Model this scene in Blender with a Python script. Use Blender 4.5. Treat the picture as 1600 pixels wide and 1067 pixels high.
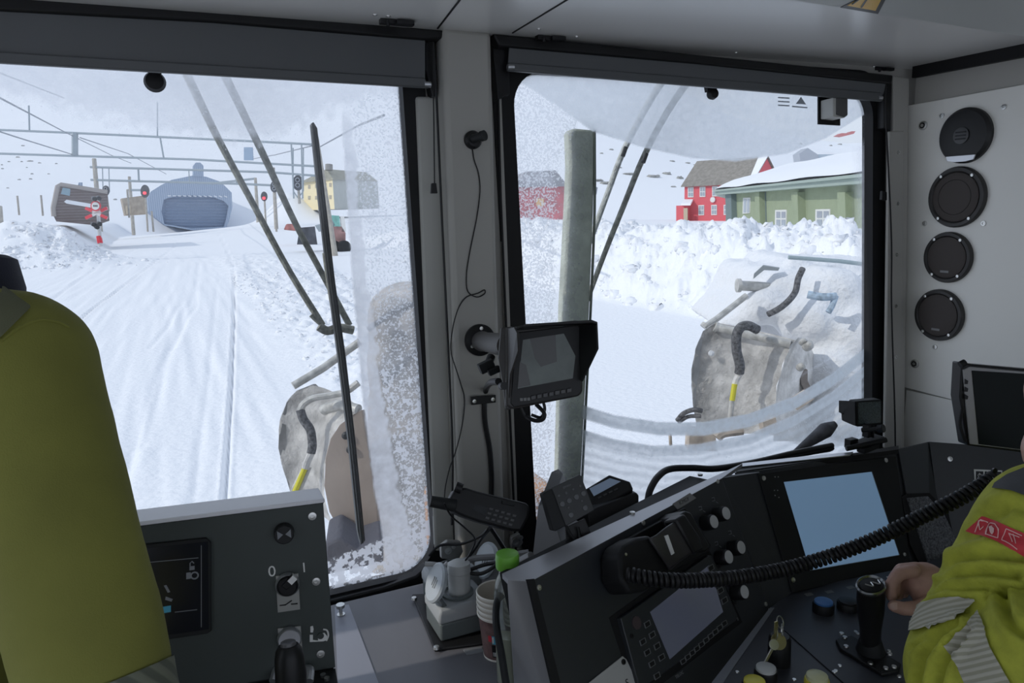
import bpy, bmesh, math, random
import numpy as np
from math import sin, cos, tan, pi, radians, atan2, sqrt
from mathutils import Vector as V, Matrix
from mathutils.bvhtree import BVHTree
random.seed(7)
for o in list(bpy.data.objects): bpy.data.objects.remove(o)
S = bpy.context.scene; C = S.collection
# ------------------------------------------------------------ camera
F = 1155.0
YAW, PIT, ROL = radians(24), radians(10.2), radians(1.7)
O = V((0, 0, 3.1))
fw = V((sin(YAW)*cos(PIT), cos(YAW)*cos(PIT), -sin(PIT)))
r0 = V((cos(YAW), -sin(YAW), 0)); u0 = r0.cross(fw)
rt = cos(ROL)*r0 - sin(ROL)*u0; up = cos(ROL)*u0 + sin(ROL)*r0
cd = bpy.data.cameras.new('camera'); cam = bpy.data.objects.new('camera', cd); C.objects.link(cam)
mw = Matrix((rt, up, -fw)).transposed().to_4x4(); mw.translation = O
cam.matrix_world = mw; cd.sensor_width = 36; cd.lens = 36*F/1600; cd.clip_start = 0.02; cd.clip_end = 4000
S.camera = cam
# ------------------------------------------------------------ world, sun, exposure
S.view_settings.view_transform = 'Standard'; S.view_settings.look = 'None'
S.view_settings.gamma = 1; S.view_settings.use_curve_mapping = False
S.view_settings.exposure = 0.12
w = bpy.data.worlds.new('sky'); S.world = w; w.use_nodes = True
nt = w.node_tree; bg = nt.nodes['Background']
tc = nt.nodes.new('ShaderNodeTexCoord'); sx = nt.nodes.new('ShaderNodeSeparateXYZ'); cr = nt.nodes.new('ShaderNodeValToRGB')
nt.links.new(tc.outputs['Generated'], sx.inputs[0]); nt.links.new(sx.outputs['Z'], cr.inputs[0]); nt.links.new(cr.outputs[0], bg.inputs[0])
cr.color_ramp.elements[0].position = 0.0; cr.color_ramp.elements[0].color = (.79, .85, .95, 1)
cr.color_ramp.elements[1].position = .6; cr.color_ramp.elements[1].color = (.60, .69, .86, 1)
bg.inputs[1].default_value = .88
sd = bpy.data.lights.new('sun', 'SUN'); sun = bpy.data.objects.new('sun', sd); C.objects.link(sun)
SUN = V((-.80, .06, .56)).normalized()
sun.rotation_euler = SUN.to_track_quat('Z', 'Y').to_euler(); sd.energy = 1.35; sd.angle = radians(.6); sd.color = (1, .95, .88)

# ------------------------------------------------------------ helpers
def ray(x, y): return fw + rt*((x-800)/F) + up*((533.5-y)/F)
def D(x, y, d): return O + ray(x, y)*d
def Zh(x, y, z): r = ray(x, y); return O + r*((z-O.z)/r.z)
def proj_np(P):
    q = P - np.array(O); d = q@np.array(fw)
    return 800+F*(q@np.array(rt))/d, 533.5-F*(q@np.array(up))/d
class Pl:
    """a plane with normal n towards the viewer; X to the right, Y up in the plane"""
    def __init__(s, p, n, X=None):
        s.p = V(p); s.n = V(n).normalized()
        s.X = V(X) if X else V((0, 0, 1)).cross(s.n)
        s.X = (s.X - s.n*s.X.dot(s.n)).normalized(); s.Y = s.n.cross(s.X)
    def hit(s, x, y, w=0):
        r = ray(x, y); return O + r*((s.p + s.n*w - O).dot(s.n)/r.dot(s.n))
    def off(s, w): return Pl(s.p + s.n*w, s.n, s.X)
    def P(s, u, v, w=0): return s.p + s.X*u + s.Y*v + s.n*w
    def uv(s, q): q = q - s.p; return (q.dot(s.X), q.dot(s.Y))
class MB:
    def __init__(s): s.bm = bmesh.new()
    def face(s, pts):
        vs = [s.bm.verts.new(p) for p in pts]
        try: s.bm.faces.new(vs)
        except ValueError: pass
        return s
    def prism(s, pts, vec):
        vec = V(vec); n = len(pts)
        a = [s.bm.verts.new(p) for p in pts]; b = [s.bm.verts.new(V(p)+vec) for p in pts]
        s.bm.faces.new(a); s.bm.faces.new(b[::-1])
        for i in range(n): s.bm.faces.new((a[i], b[i], b[(i+1) % n], a[(i+1) % n]))
        return s
    def loft(s, rings, cap=True, close=True):
        R = [[s.bm.verts.new(p) for p in r] for r in rings]; n = len(R[0])
        for a, b in zip(R, R[1:]):
            for i in range(n if close else n-1): s.bm.faces.new((a[i], a[(i+1) % n], b[(i+1) % n], b[i]))
        if cap: s.bm.faces.new(R[0][::-1]); s.bm.faces.new(R[-1])
        return s
    def box(s, c, hx, hy, hz):
        c = V(c); hx, hy, hz = V(hx), V(hy), V(hz)
        return s.prism([c-hx-hy-hz, c+hx-hy-hz, c+hx+hy-hz, c-hx+hy-hz], hz*2)
    def abox(s, x0, x1, y0, y1, z0, z1):
        return s.box(((x0+x1)/2, (y0+y1)/2, (z0+z1)/2), ((x1-x0)/2, 0, 0), (0, (y1-y0)/2, 0), (0, 0, (z1-z0)/2))
    def lathe(s, prof, c, ax, seg=24, ref=None, sq=1.0, cap=True):
        ax = V(ax).normalized(); ref = V(ref) if ref else (V((0, 0, 1)) if abs(ax.z) < .9 else V((1, 0, 0)))
        e = (ref-ax*ref.dot(ax)).normalized(); g = ax.cross(e); c = V(c)
        return s.loft([[c+ax*h+e*(r*cos(2*pi*i/seg))+g*(r*sq*sin(2*pi*i/seg)) for i in range(seg)] for r, h in prof], cap)
    def cyl(s, a, b, r1, r2=None, seg=16):
        a, b = V(a), V(b); return s.lathe([(r1, 0), (r1 if r2 is None else r2, (b-a).length)], a, b-a, seg)
    def tube(s, pts, r, seg=8, sub=0, cap=True):
        pts = [V(p) for p in pts]; rs = list(r) if hasattr(r, '__len__') else [r]*len(pts)
        if sub:
            P = [pts[0]*2-pts[1]]+pts+[pts[-1]*2-pts[-2]]; q = []; rq = []
            for i in range(1, len(P)-2):
                for k in range(sub):
                    t = k/sub; a, b, c, d = P[i-1:i+3]
                    q.append(.5*((2*b)+(c-a)*t+(2*a-5*b+4*c-d)*t*t+(3*b-a-3*c+d)*t**3)); rq.append(rs[i-1]*(1-t)+rs[i]*t)
            q.append(pts[-1]); rq.append(rs[-1]); pts, rs = q, rq
        T = [(pts[min(i+1, len(pts)-1)]-pts[max(i-1, 0)]).normalized() for i in range(len(pts))]
        n = V((0, 0, 1)) if abs(T[0].z) < .9 else V((1, 0, 0)); rings = []
        for p, t, rr in zip(pts, T, rs):
            n = n - t*n.dot(t); n.normalize(); b = t.cross(n)
            rings.append([p+n*(rr*cos(2*pi*i/seg))+b*(rr*sin(2*pi*i/seg)) for i in range(seg)])
        return s.loft(rings, cap)
    def ball(s, c, r, seg=16, ax=None):
        r = r if hasattr(r, '__len__') else (r, r, r); c = V(c); ax = ax or (V((1, 0, 0)), V((0, 1, 0)), V((0, 0, 1)))
        rings = []
        for j in range(1, seg//2):
            t = pi*j/(seg//2)
            rings.append([c+ax[0]*(r[0]*sin(t)*cos(2*pi*i/seg))+ax[1]*(r[1]*sin(t)*sin(2*pi*i/seg))+ax[2]*(-r[2]*cos(t)) for i in range(seg)])
        return s.loft(rings)
    def pp(s, pl, pix, w0, w1):
        """pixel polygon on a plane, at height w0, extruded to w1"""
        return s.prism([pl.hit(*p)+pl.n*w0 for p in pix], pl.n*(w1-w0))
    def uvp(s, pl, pts, w0, w1): return s.prism([pl.P(u, v, w0) for u, v in pts], pl.n*(w1-w0))
WL = {}
def link(name, me, parent, origin):
    o = bpy.data.objects.new(name, me); C.objects.link(o)
    if parent is not None: o.parent = parent; WL[o] = WL[parent]
    else: o.location = origin; WL[o] = V(origin)
    return o
def obj(name, mb, mat, parent=None, bev=0, ang=35, seg=2, origin=None):
    bm = mb.bm if isinstance(mb, MB) else mb
    bmesh.ops.recalc_face_normals(bm, faces=bm.faces[:])
    if parent is not None: org = WL[parent]
    elif origin is not None: org = V(origin)
    else:
        xs = [v.co for v in bm.verts]; lo = [min(c[i] for c in xs) for i in range(3)]; hi = [max(c[i] for c in xs) for i in range(3)]
        org = V(((lo[0]+hi[0])/2, (lo[1]+hi[1])/2, lo[2]))
    bmesh.ops.translate(bm, verts=bm.verts[:], vec=-org)
    me = bpy.data.meshes.new(name); bm.to_mesh(me); bm.free()
    me.materials.append(mat); me.shade_smooth(); me.set_sharp_from_angle(angle=radians(ang))
    o = link(name, me, parent, org)
    if bev:
        m = o.modifiers.new('bevel', 'BEVEL'); m.width = bev; m.segments = seg; m.limit_method = 'ANGLE'; m.angle_limit = radians(30)
    return o
def thing(name, label, cat, loc, group=None):
    o = bpy.data.objects.new(name, None); C.objects.link(o); o.location = loc; o.empty_display_size = .05; WL[o] = V(loc)
    o['label'] = label; o['category'] = cat
    if group: o['group'] = group
    return o
def tag(o, label, cat, group=None, kind=None):
    o['label'] = label; o['category'] = cat
    if group: o['group'] = group
    if kind: o['kind'] = kind
    return o
def struct(name, mb, mat, bev=0, parent=None, label=None):
    o = obj(name, mb, mat, parent, bev)
    if parent is None: o['kind'] = 'structure'
    if label: o['label'] = label
    return o
def rrect(x0, x1, y0, y1, r, n=8):
    out = []
    for cx, cy, a in ((x1-r, y1-r, 0), (x0+r, y1-r, 90), (x0+r, y0+r, 180), (x1-r, y0+r, 270)):
        out += [(cx+r*cos(radians(a+90*i/n)), cy+r*sin(radians(a+90*i/n))) for i in range(n+1)]
    return out
def holed(pl, outer, holes, w0, w1):
    """flat plate with holes, in a plane's own metres"""
    cu = bpy.data.curves.new('t', 'CURVE'); cu.dimensions = '2D'; cu.fill_mode = 'BOTH'; cu.extrude = abs(w1-w0)/2
    for p in [outer]+holes:
        sp = cu.splines.new('POLY'); sp.points.add(len(p)-1)
        for q, (a, b) in zip(sp.points, p): q.co = (a, b, 0, 1)
        sp.use_cyclic_u = True
    o = bpy.data.objects.new('t', cu); C.objects.link(o); bpy.context.view_layer.update()
    me = bpy.data.meshes.new_from_object(o.evaluated_get(bpy.context.evaluated_depsgraph_get()))
    bpy.data.objects.remove(o); mb = MB(); mb.bm.from_mesh(me)
    for v in mb.bm.verts: v.co = pl.P(v.co.x, v.co.y, (w0+w1)/2+v.co.z)
    bmesh.ops.remove_doubles(mb.bm, verts=mb.bm.verts[:], dist=1e-5)
    return mb
_m = {}
def mat(name, col, rough=.5, metal=0, bump=0, bs=200, var=0, vs=20, emit=0, spec=.5, trans=0, coat=0):
    if name in _m: return _m[name]
    m = bpy.data.materials.new(name); m.use_nodes = True; t = m.node_tree; b = t.nodes['Principled BSDF']
    c = (*col, 1); b.inputs['Base Color'].default_value = c; b.inputs['Roughness'].default_value = rough
    b.inputs['Metallic'].default_value = metal; b.inputs['Specular IOR Level'].default_value = spec
    b.inputs['Transmission Weight'].default_value = trans; b.inputs['Coat Weight'].default_value = coat
    if emit: b.inputs['Emission Color'].default_value = c; b.inputs['Emission Strength'].default_value = emit
    co = t.nodes.new('ShaderNodeTexCoord')
    if bump:
        n = t.nodes.new('ShaderNodeTexNoise'); n.inputs['Scale'].default_value = bs; n.inputs['Detail'].default_value = 3
        k = t.nodes.new('ShaderNodeBump'); k.inputs['Strength'].default_value = bump; k.inputs['Distance'].default_value = .5/bs
        t.links.new(co.outputs['Object'], n.inputs['Vector']); t.links.new(n.outputs[0], k.inputs['Height']); t.links.new(k.outputs[0], b.inputs['Normal'])
    if var:
        n = t.nodes.new('ShaderNodeTexNoise'); n.inputs['Scale'].default_value = vs; n.inputs['Detail'].default_value = 5
        r = t.nodes.new('ShaderNodeValToRGB'); t.links.new(co.outputs['Object'], n.inputs['Vector']); t.links.new(n.outputs[0], r.inputs[0])
        r.color_ramp.elements[0].position = .3; r.color_ramp.elements[0].color = (*[x*(1-var) for x in col], 1)
        r.color_ramp.elements[1].position = .7; r.color_ramp.elements[1].color = (*[min(1, x*(1+var)) for x in col], 1)
        t.links.new(r.outputs[0], b.inputs['Base Color'])
    _m[name] = m; return m
def wavemat(name, c1, c2, scale, axis='Z', rough=.7, bump=.4, sharp=.2):
    if name in _m: return _m[name]
    m = bpy.data.materials.new(name); m.use_nodes = True; t = m.node_tree; b = t.nodes['Principled BSDF']; b.inputs['Roughness'].default_value = rough
    co = t.nodes.new('ShaderNodeTexCoord'); wv = t.nodes.new('ShaderNodeTexWave'); wv.bands_direction = axis; wv.inputs['Scale'].default_value = scale; wv.inputs['Distortion'].default_value = .4
    r = t.nodes.new('ShaderNodeValToRGB'); r.color_ramp.elements[0].position = .5-sharp; r.color_ramp.elements[1].position = .5+sharp
    r.color_ramp.elements[0].color = (*c1, 1); r.color_ramp.elements[1].color = (*c2, 1)
    k = t.nodes.new('ShaderNodeBump'); k.inputs['Strength'].default_value = bump; k.inputs['Distance'].default_value = .002
    t.links.new(co.outputs['Object'], wv.inputs['Vector']); t.links.new(wv.outputs[1], r.inputs[0]); t.links.new(r.outputs[0], b.inputs['Base Color'])
    t.links.new(wv.outputs[1], k.inputs['Height']); t.links.new(k.outputs[0], b.inputs['Normal'])
    _m[name] = m; return m
def text(name, s, pl, px, size, m, parent, w=.0008, rot=0, X=None, align='CENTER'):
    cu = bpy.data.curves.new('t', 'FONT'); cu.body = s; cu.size = size; cu.align_x = align; cu.align_y = 'CENTER'; cu.extrude = .0002; cu.resolution_u = 3
    o = bpy.data.objects.new('t', cu); C.objects.link(o); bpy.context.view_layer.update()
    me = bpy.data.meshes.new_from_object(o.evaluated_get(bpy.context.evaluated_depsgraph_get())); bpy.data.objects.remove(o)
    mb = MB(); mb.bm.from_mesh(me); c = pl.hit(*px) if len(px) == 2 else V(px)
    X = (X or pl.X); X = (X-pl.n*X.dot(pl.n)).normalized(); Y = pl.n.cross(X)
    cr_, sr = cos(rot), sin(rot)
    for v in mb.bm.verts: v.co = c+X*(v.co.x*cr_-v.co.y*sr)+Y*(v.co.x*sr+v.co.y*cr_)+pl.n*(w+v.co.z)
    return obj(name, mb, m, parent)
# ------------------------------------------------------------ materials
GREY = mat('grey_paint', (.41, .40, .37), .42, bump=.08, bs=500)
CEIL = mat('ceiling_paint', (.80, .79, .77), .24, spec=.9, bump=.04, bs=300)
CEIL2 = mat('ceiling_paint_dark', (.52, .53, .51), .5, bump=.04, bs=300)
WALLR = mat('wall_panel', (.88, .87, .82), .4, bump=.1, bs=600)
RUB = mat('black_rubber', (.010, .010, .011), .55, spec=.3)
BLK = mat('black_plastic', (.013, .013, .014), .4, bump=.05, bs=900, spec=.3)
BLKM = mat('black_matt', (.015, .016, .017), .6, bump=.1, bs=900, spec=.3)
PANEL = mat('panel_black', (.024, .027, .031), .42, bump=.06, bs=900)
PANELG = mat('panel_greenblack', (.045, .055, .052), .5, bump=.06, bs=900)
DESK = mat('desk_grey', (.155, .155, .170), .38, bump=.05, bs=700)
STEEL = mat('steel', (.62, .62, .6), .3, 1)
ALU = mat('aluminium', (.62, .63, .66), .38, .9, bump=.05, bs=400)
BLINDM = mat('blind_fabric', (.115, .12, .125), .8, bump=.25, bs=1500)
BLINDB = mat('blind_bar', (.10, .105, .11), .45)
WHITE = mat('white_print', (.75, .75, .73), .5)
CAPG = mat('knob_cap', (.55, .56, .56), .45)
# ------------------------------------------------------------ outside: snow terrain
def vnoise(x, y, s, seed=0):
    x = x/s; y = y/s; xi = np.floor(x).astype(np.int64); yi = np.floor(y).astype(np.int64); fx = x-xi; fy = y-yi
    fx = fx*fx*(3-2*fx); fy = fy*fy*(3-2*fy)
    def h(a, b):
        n = (a*374761393+b*668265263+seed*144269) & 0x7fffffff; n = ((n ^ (n >> 13))*1274126177) & 0x7fffffff
        return ((n ^ (n >> 16)) & 0xffff)/65535.0
    return (h(xi, yi)*(1-fx)+h(xi+1, yi)*fx)*(1-fy)+(h(xi, yi+1)*(1-fx)+h(xi+1, yi+1)*fx)*fy
def fbm(x, y, s, n=4, seed=0):
    t = 0; a = 1; k = 0
    for i in range(n): t = t+a*(vnoise(x, y, s, seed+i)-.5); k += a; a *= .55; s /= 2.1
    return t/k*2
def ss(a, b, x): t = np.clip((x-a)/(b-a), 0, 1); return t*t*(3-2*t)
def gpt(px): p = Zh(px[0], px[1], 0); return (p.x, p.y)
groove_px = [[(338, 840), (350, 780), (357, 680), (362, 600), (366, 500), (366, 420), (352, 385), (325, 362)],
             [(60, 560), (135, 490), (205, 438), (275, 385), (300, 366), (303, 358)],
             [(10, 520), (120, 440), (170, 408), (240, 380), (283, 362)],
             [(225, 700), (262, 560), (300, 470), (312, 410)], [(270, 545), (292, 500), (306, 480), (308, 440)],
             [(235, 545), (262, 510), (278, 480)], [(190, 770), (240, 600), (290, 480)], [(300, 790), (325, 600), (340, 440)]]
def height(x, y):
    r = np.hypot(x, y); b = np.degrees(np.arctan2(x, y))
    z = 0.05*fbm(x, y, 6, 3)
    el = 14.5-10*ss(24, 50, b)-2*ss(-5, -20, b)
    hill = np.maximum(0, r-150)*np.tan(np.radians(el))*(1+.12*fbm(x, y, 160, 4, 5))
    z = z+hill+2.6*np.exp(-((x-30)**2+(y-118)**2)/(2*22**2))*ss(75, 100, y)
    # plateau and bank on the left of the line
    lb = ss(-5.5, -11, x-.0*y)*ss(56, 64, y)*2.7
    z = np.maximum(z, lb+lb*.10*fbm(x, y, 3, 4, 3)) if True else z
    mound = 1.5*np.exp(-((x+7.5)**2/12+(y-62)**2/18)); z = z+mound*(1+.5*fbm(x, y, .9, 4, 8))
    sm = 4.5*np.exp(-((x-17)**2/14+(y-124)**2/60)); z = z+sm
    # thrown-up bank on the right
    e = 12.6+.6*fbm(x, y, 9, 2, 11)+ss(24, 60, y)*3
    bank = ss(e, e+2.8, x)*(2.15-1.3*ss(e+4, e+14, x))*ss(95, 45, y)*(1+.10*fbm(x, y, 6, 3, 2))
    rough = ss(e, e+1, x)*ss(70, 40, y)*ss(e+16, e+7, x)
    lump = np.abs(fbm(x, y, 1.2, 5, 21))*.85+.34*np.abs(fbm(x, y, .38, 3, 31))
    z = z+bank+rough*(lump-.15)
    rz = ss(1.7, 3.2, x-.0*y)*ss(9, 6.0, x)*ss(4, 9, y)*ss(75, 50, y)*ss(.42, .32, x/np.maximum(y, 1))
    z = z+rz*(.05+.26*np.abs(fbm(x, y, .7, 4, 41))+.10*fbm(x, y, .22, 2, 43))
    # fine combed lines along the track
    tr = ss(3.0, 1.6, x)*ss(-9, -6, x)*ss(90, 60, y)
    cx = x-.00045*np.maximum(0, y-20)**2*0+.25*np.sin(y/14)
    z = z+tr*(.045*(vnoise(cx*6, y*.25, 1, 52)-.5)+.045*(vnoise(cx*2.2, y*.12, 1, 53)-.5)+.006*fbm(x, y, .12, 2, 55))
    for gi, g in enumerate(groove_px):
        P = [gpt(p) for p in g]; dm = np.full(x.shape, 9.0)
        for (ax, ay), (bx, by) in zip(P, P[1:]):
            dx, dy = bx-ax, by-ay; t = np.clip(((x-ax)*dx+(y-ay)*dy)/(dx*dx+dy*dy), 0, 1)
            dm = np.minimum(dm, np.hypot(x-ax-t*dx, y-ay-t*dy))
        wd = (.022, .022, .03, .05, .04, .04, .04, .04)[gi]*(1+y/45); dp = (.10, .10, .06, .03, .03, .03, .02, .02)[gi]*ss(150, 60, y)*ss(5.5, 8.5, y)
        z = z-dp*np.exp(-(dm/wd)**2)+dp*.2*np.exp(-((dm-2.4*wd)/wd)**2)
    return z
def build_terrain():
    nb, nr = 760, 1000
    bb = np.radians(np.linspace(-24, 78, nb)); rr = np.geomspace(2.6, 1100, nr)
    B, R = np.meshgrid(bb, rr); X = R*np.sin(B); Yy = R*np.cos(B); Zz = height(X, Yy)
    co = np.stack([X, Yy, Zz], -1).reshape(-1, 3).astype(np.float32)
    i = np.arange(nr-1)[:, None]*nb+np.arange(nb-1)[None]; q = np.stack([i, i+1, i+nb+1, i+nb], -1).reshape(-1, 4)[:, ::-1]
    me = bpy.data.meshes.new('snow_ground'); me.vertices.add(len(co)); me.vertices.foreach_set('co', co.ravel())
    me.loops.add(q.size); me.loops.foreach_set('vertex_index', q.ravel().astype(np.int32)); me.polygons.add(len(q))
    me.polygons.foreach_set('loop_start', (np.arange(len(q))*4).astype(np.int32)); me.polygons.foreach_set('loop_total', np.full(len(q), 4, np.int32))
    me.update(calc_edges=True); me.shade_smooth()
    return me
snow = mat('snow', (.90, .91, .93), .65, bump=.5, bs=9, spec=.25)
g = link('floor', build_terrain(), None, (0, 0, 0)); g.data.materials.append(snow); g['kind'] = 'structure'; g.name = 'floor_snow_ground'
mb = MB(); mb.lathe([(1300, 0), (1300, .05)], (0, 0, -.9), (0, 0, 1), 48)
g2 = struct('floor_snow_plain', mb, snow)
def gz(x, y): return float(height(np.array([float(x)]), np.array([float(y)]))[0])

# ------------------------------------------------------------ cab planes
K = .063
WIN = Pl(O+V((0, 1.5, 0)), (0, -1, K))
WSIDE = Pl((1.91, 0, O.z), (-1, 0, 0))
def wz(z): return z  # in-plane v of the windscreen is close to z-3.1
vb, vt = -.775, .33
Lg = rrect(-.60, .447, vb, vt, .075); Rg = rrect(.693, 1.775, vb, .292, .075)
outer = [(-1.0, -1.75), (2.05, -1.75), (2.05, .5), (-1.0, .5)]
wf = holed(WIN, outer, [rrect(-.64, .487, vb-.04, vt+.04, .09), rrect(.653, 1.815, vb-.04, .332, .09)], -.035, 0)
struct('wall_front', wf, GREY)
# black gaskets
FR = []
for i, (g_, o_) in enumerate(((Lg, rrect(-.648, .495, vb-.048, vt+.048, .098)), (Rg, rrect(.645, 1.823, vb-.048, .340, .098)))):
    FR.append(holed(WIN, o_, [g_], -.03, .006))
# ------------------------------------------------------------ panes with ice
def frost_masks(px, py, which):
    n = len(px); R = np.zeros(n); G = np.zeros(n); B = np.zeros(n); A = np.zeros(n)
    nz = fbm(px, py, 60, 4, 3)*.5; n2 = fbm(px, py, 14, 3, 9)
    def pd(pts):
        dm = np.full(n, 1e9)
        for (ax, ay), (bx, by) in zip(pts, pts[1:]):
            dx, dy = bx-ax, by-ay; t = np.clip(((px-ax)*dx+(py-ay)*dy)/(dx*dx+dy*dy), 0, 1); dm = np.minimum(dm, np.hypot(px-ax-t*dx, py-ay-t*dy))
        return dm
    if which == 0:
        lim = np.interp(px, [-200, 0, 250, 400, 540, 640], [130, 150, 205, 225, 170, 150])
        m = ss(18, -22, py-lim+n2*20)
        G = m*(.62+.15*nz)+m*ss(190, 130, py)*.16; R = m*.42
        R = np.maximum(R, ss(60, -10, py-lim)*.25)
        xs = np.interp(py, [150, 300, 450, 620, 760, 850], [532, 541, 552, 566, 584, 600])+n2*2
        wd = np.interp(py, [150, 450, 700, 850], [16, 24, 38, 46])
        strip = ss(-2, 2, px-xs)*ss(4, -4, px-xs-wd-n2*7)*ss(150, 200, py)*ss(905, 870, py)
        G = np.maximum(G, strip*(.80+.1*n2))
        right = ss(-2, 2, px-xs)*(1-strip)
        R = np.maximum(R, right*(.56+.12*nz)); G = np.maximum(G, right*.34)
        B = np.maximum(B, right*ss(430, 640, py)*.50)
        edge = 838+(602-px)*.42
        low = ss(-6, 6, py-edge)*ss(505, 520, px)
        B = np.maximum(B, low*.66); R = np.maximum(R, low*.3); G = np.maximum(G, low*.12)
        G = np.maximum(G, .035+.10*ss(380, 300, py))
    else:
        ax_ = [800, 870, 925, 1000, 1080, 1150, 1230, 1290, 1345, 1400]; ay_ = [120, 165, 205, 229, 247, 252, 240, 216, 182, 150]
        arc = np.interp(px, ax_, ay_); d = arc-py
        top = ss(-1.5, 1.5, d)*ss(912, 925, px+ (py-205)*.35)
        top = ss(-1.5, 1.5, d)
        G = top*(.78+.14*nz); R = top*.35; G = np.maximum(G, np.exp(-((d-2)/2.2)**2)*.9*(px > 925)*(px < 1345))
        left = ss(3, -3, px-np.interp(py, [115, 205, 740], [925, 897, 880])-n2*4)
        R = np.maximum(R, left*(.62+.1*nz)); G = np.maximum(G, left*.22)
        # ice beside the blade
        st = ss(8, -8, np.abs(px-np.interp(py, [200, 330, 740], [905, 893, 885]))-22-n2*6)*ss(200, 225, py)
        R = R*(1-st*.7); G = np.maximum(G, st*.25)
        b1 = [(905, 640), (960, 657), (1030, 668), (1100, 668), (1170, 655), (1240, 628), (1300, 592), (1360, 545)]
        b2 = [(905, 675), (960, 692), (1020, 702), (1090, 700), (1170, 684), (1240, 655), (1300, 618), (1360, 570)]
        yb1 = np.interp(px, *zip(*b1)); yb2 = np.interp(px, *zip(*b2)); inx = ss(905, 915, px)
        stre = .5+.5*np.sin((py-yb1)*.42+4*nz)
        def band(c, hw): return ss(1.6, -1.6, np.abs(py-c)-hw)
        G = np.maximum(G, inx*band(yb1+2, 10.5)*(.86+.12*stre))
        G = np.maximum(G, inx*band(yb2+3, 9)*(.80+.15*stre))
        A = inx*np.maximum(band(yb1+2, 11), ss(-8, -4, py-yb2)*.9); A = np.maximum(A, top*.55)
        below = inx*ss(3, 8, py-yb2)
        G = np.maximum(G, below*(.42+.28*stre+.2*nz)); R = np.maximum(R, below*.35)
        G = np.maximum(G, inx*band(yb1-34, 2)*.3*ss(1200, 1300, px))
        R = np.maximum(R, ss(520, 680, py)*ss(1150, 1300, px)*.2)
        G = np.maximum(G, .03); G = np.maximum(G, ss(1325, 1350, px)*.38*ss(210, 240, py))
        B = B*0
    return R, G, B, A
def pane_mat():
    m = bpy.data.materials.new('iced_glass'); m.use_nodes = True; t = m.node_tree; L = t.links.new
    t.nodes.remove(t.nodes['Principled BSDF']); out = t.nodes['Material Output']
    at = t.nodes.new('ShaderNodeAttribute'); at.attribute_name = 'ice'; sp = t.nodes.new('ShaderNodeSeparateColor'); L(at.outputs['Color'], sp.inputs[0])
    co = t.nodes.new('ShaderNodeTexCoord')
    def noise(s, d=2):
        n = t.nodes.new('ShaderNodeTexNoise'); n.inputs['Scale'].default_value = s; n.inputs['Detail'].default_value = d; L(co.outputs['Object'], n.inputs['Vector']); return n.outputs[0]
    def mth(op, a, b=None, c=None, clamp=False):
        n = t.nodes.new('ShaderNodeMath'); n.operation = op; n.use_clamp = clamp
        for i, v in enumerate((a, b, c)):
            if v is None: continue
            if isinstance(v, (int, float)): n.inputs[i].default_value = v
            else: L(v, n.inputs[i])
        return n.outputs[0]
    def speck(nz, cov, k): # noise above (1-cov) turned into a crisp speckle
        th = mth('SUBTRACT', 1.0, cov); th = mth('MULTIPLY_ADD', th, .50, .25)
        s_ = mth('MULTIPLY', mth('SUBTRACT', nz, th), k, clamp=True)
        return mth('MULTIPLY', s_, mth('GREATER_THAN', cov, .02))
    a = speck(noise(210), sp.outputs[0], 9); b = speck(noise(85, 3), sp.outputs[2], 14)
    gm = mth('MULTIPLY', sp.outputs[1], mth('MULTIPLY_ADD', noise(60, 4), .7, .65))
    al = mth('MAXIMUM', mth('MAXIMUM', mth('MULTIPLY', a, .8), mth('MULTIPLY', b, .92)), gm, clamp=True)
    tr = t.nodes.new('ShaderNodeBsdfTransparent'); tr.inputs[0].default_value = (.93, .96, .98, 1)
    tl = t.nodes.new('ShaderNodeBsdfTranslucent'); mc_ = t.nodes.new('ShaderNodeMix'); mc_.data_type = 'RGBA'; mc_.inputs[6].default_value = (.90, .94, .99, 1); mc_.inputs[7].default_value = (.66, .73, .78, 1); L(at.outputs['Alpha'], mc_.inputs[0]); L(mc_.outputs[2], tl.inputs[0])
    df = t.nodes.new('ShaderNodeBsdfDiffuse'); df.inputs[0].default_value = (.85, .88, .92, 1)
    m1 = t.nodes.new('ShaderNodeMixShader'); m1.inputs[0].default_value = .08; L(tl.outputs[0], m1.inputs[1]); L(df.outputs[0], m1.inputs[2])
    m2 = t.nodes.new('ShaderNodeMixShader'); L(al, m2.inputs[0]); L(tr.outputs[0], m2.inputs[1]); L(m1.outputs[0], m2.inputs[2])
    L(m2.outputs[0], out.inputs[0]); return m
PM = pane_mat()
def pane(name, x0, x1, y0, y1, which, frame):
    st = .003; nx = int((x1-x0)/st); ny = int((y1-y0)/st)
    U, W_ = np.meshgrid(np.linspace(x0, x1, nx), np.linspace(y0, y1, ny)); u = U.ravel(); v = W_.ravel()
    P = np.array(WIN.p)+u[:, None]*np.array(WIN.X)+v[:, None]*np.array(WIN.Y)-.022*np.array(WIN.n)
    px, py = proj_np(P); R, G, B, A_ = frost_masks(px, py, which)
    i = np.arange(ny-1)[:, None]*nx+np.arange(nx-1)[None]; q = np.stack([i, i+1, i+nx+1, i+nx], -1).reshape(-1, 4)
    me = bpy.data.meshes.new(name); me.from_pydata(P.tolist(), [], q.tolist())
    ca = me.color_attributes.new('ice', 'FLOAT_COLOR', 'POINT'); ca.data.foreach_set('color', np.stack([R, G, B, A_], -1).astype(np.float32).ravel())
    me.materials.append(PM); return link(name, me, frame, (0, 0, 0))
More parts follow.
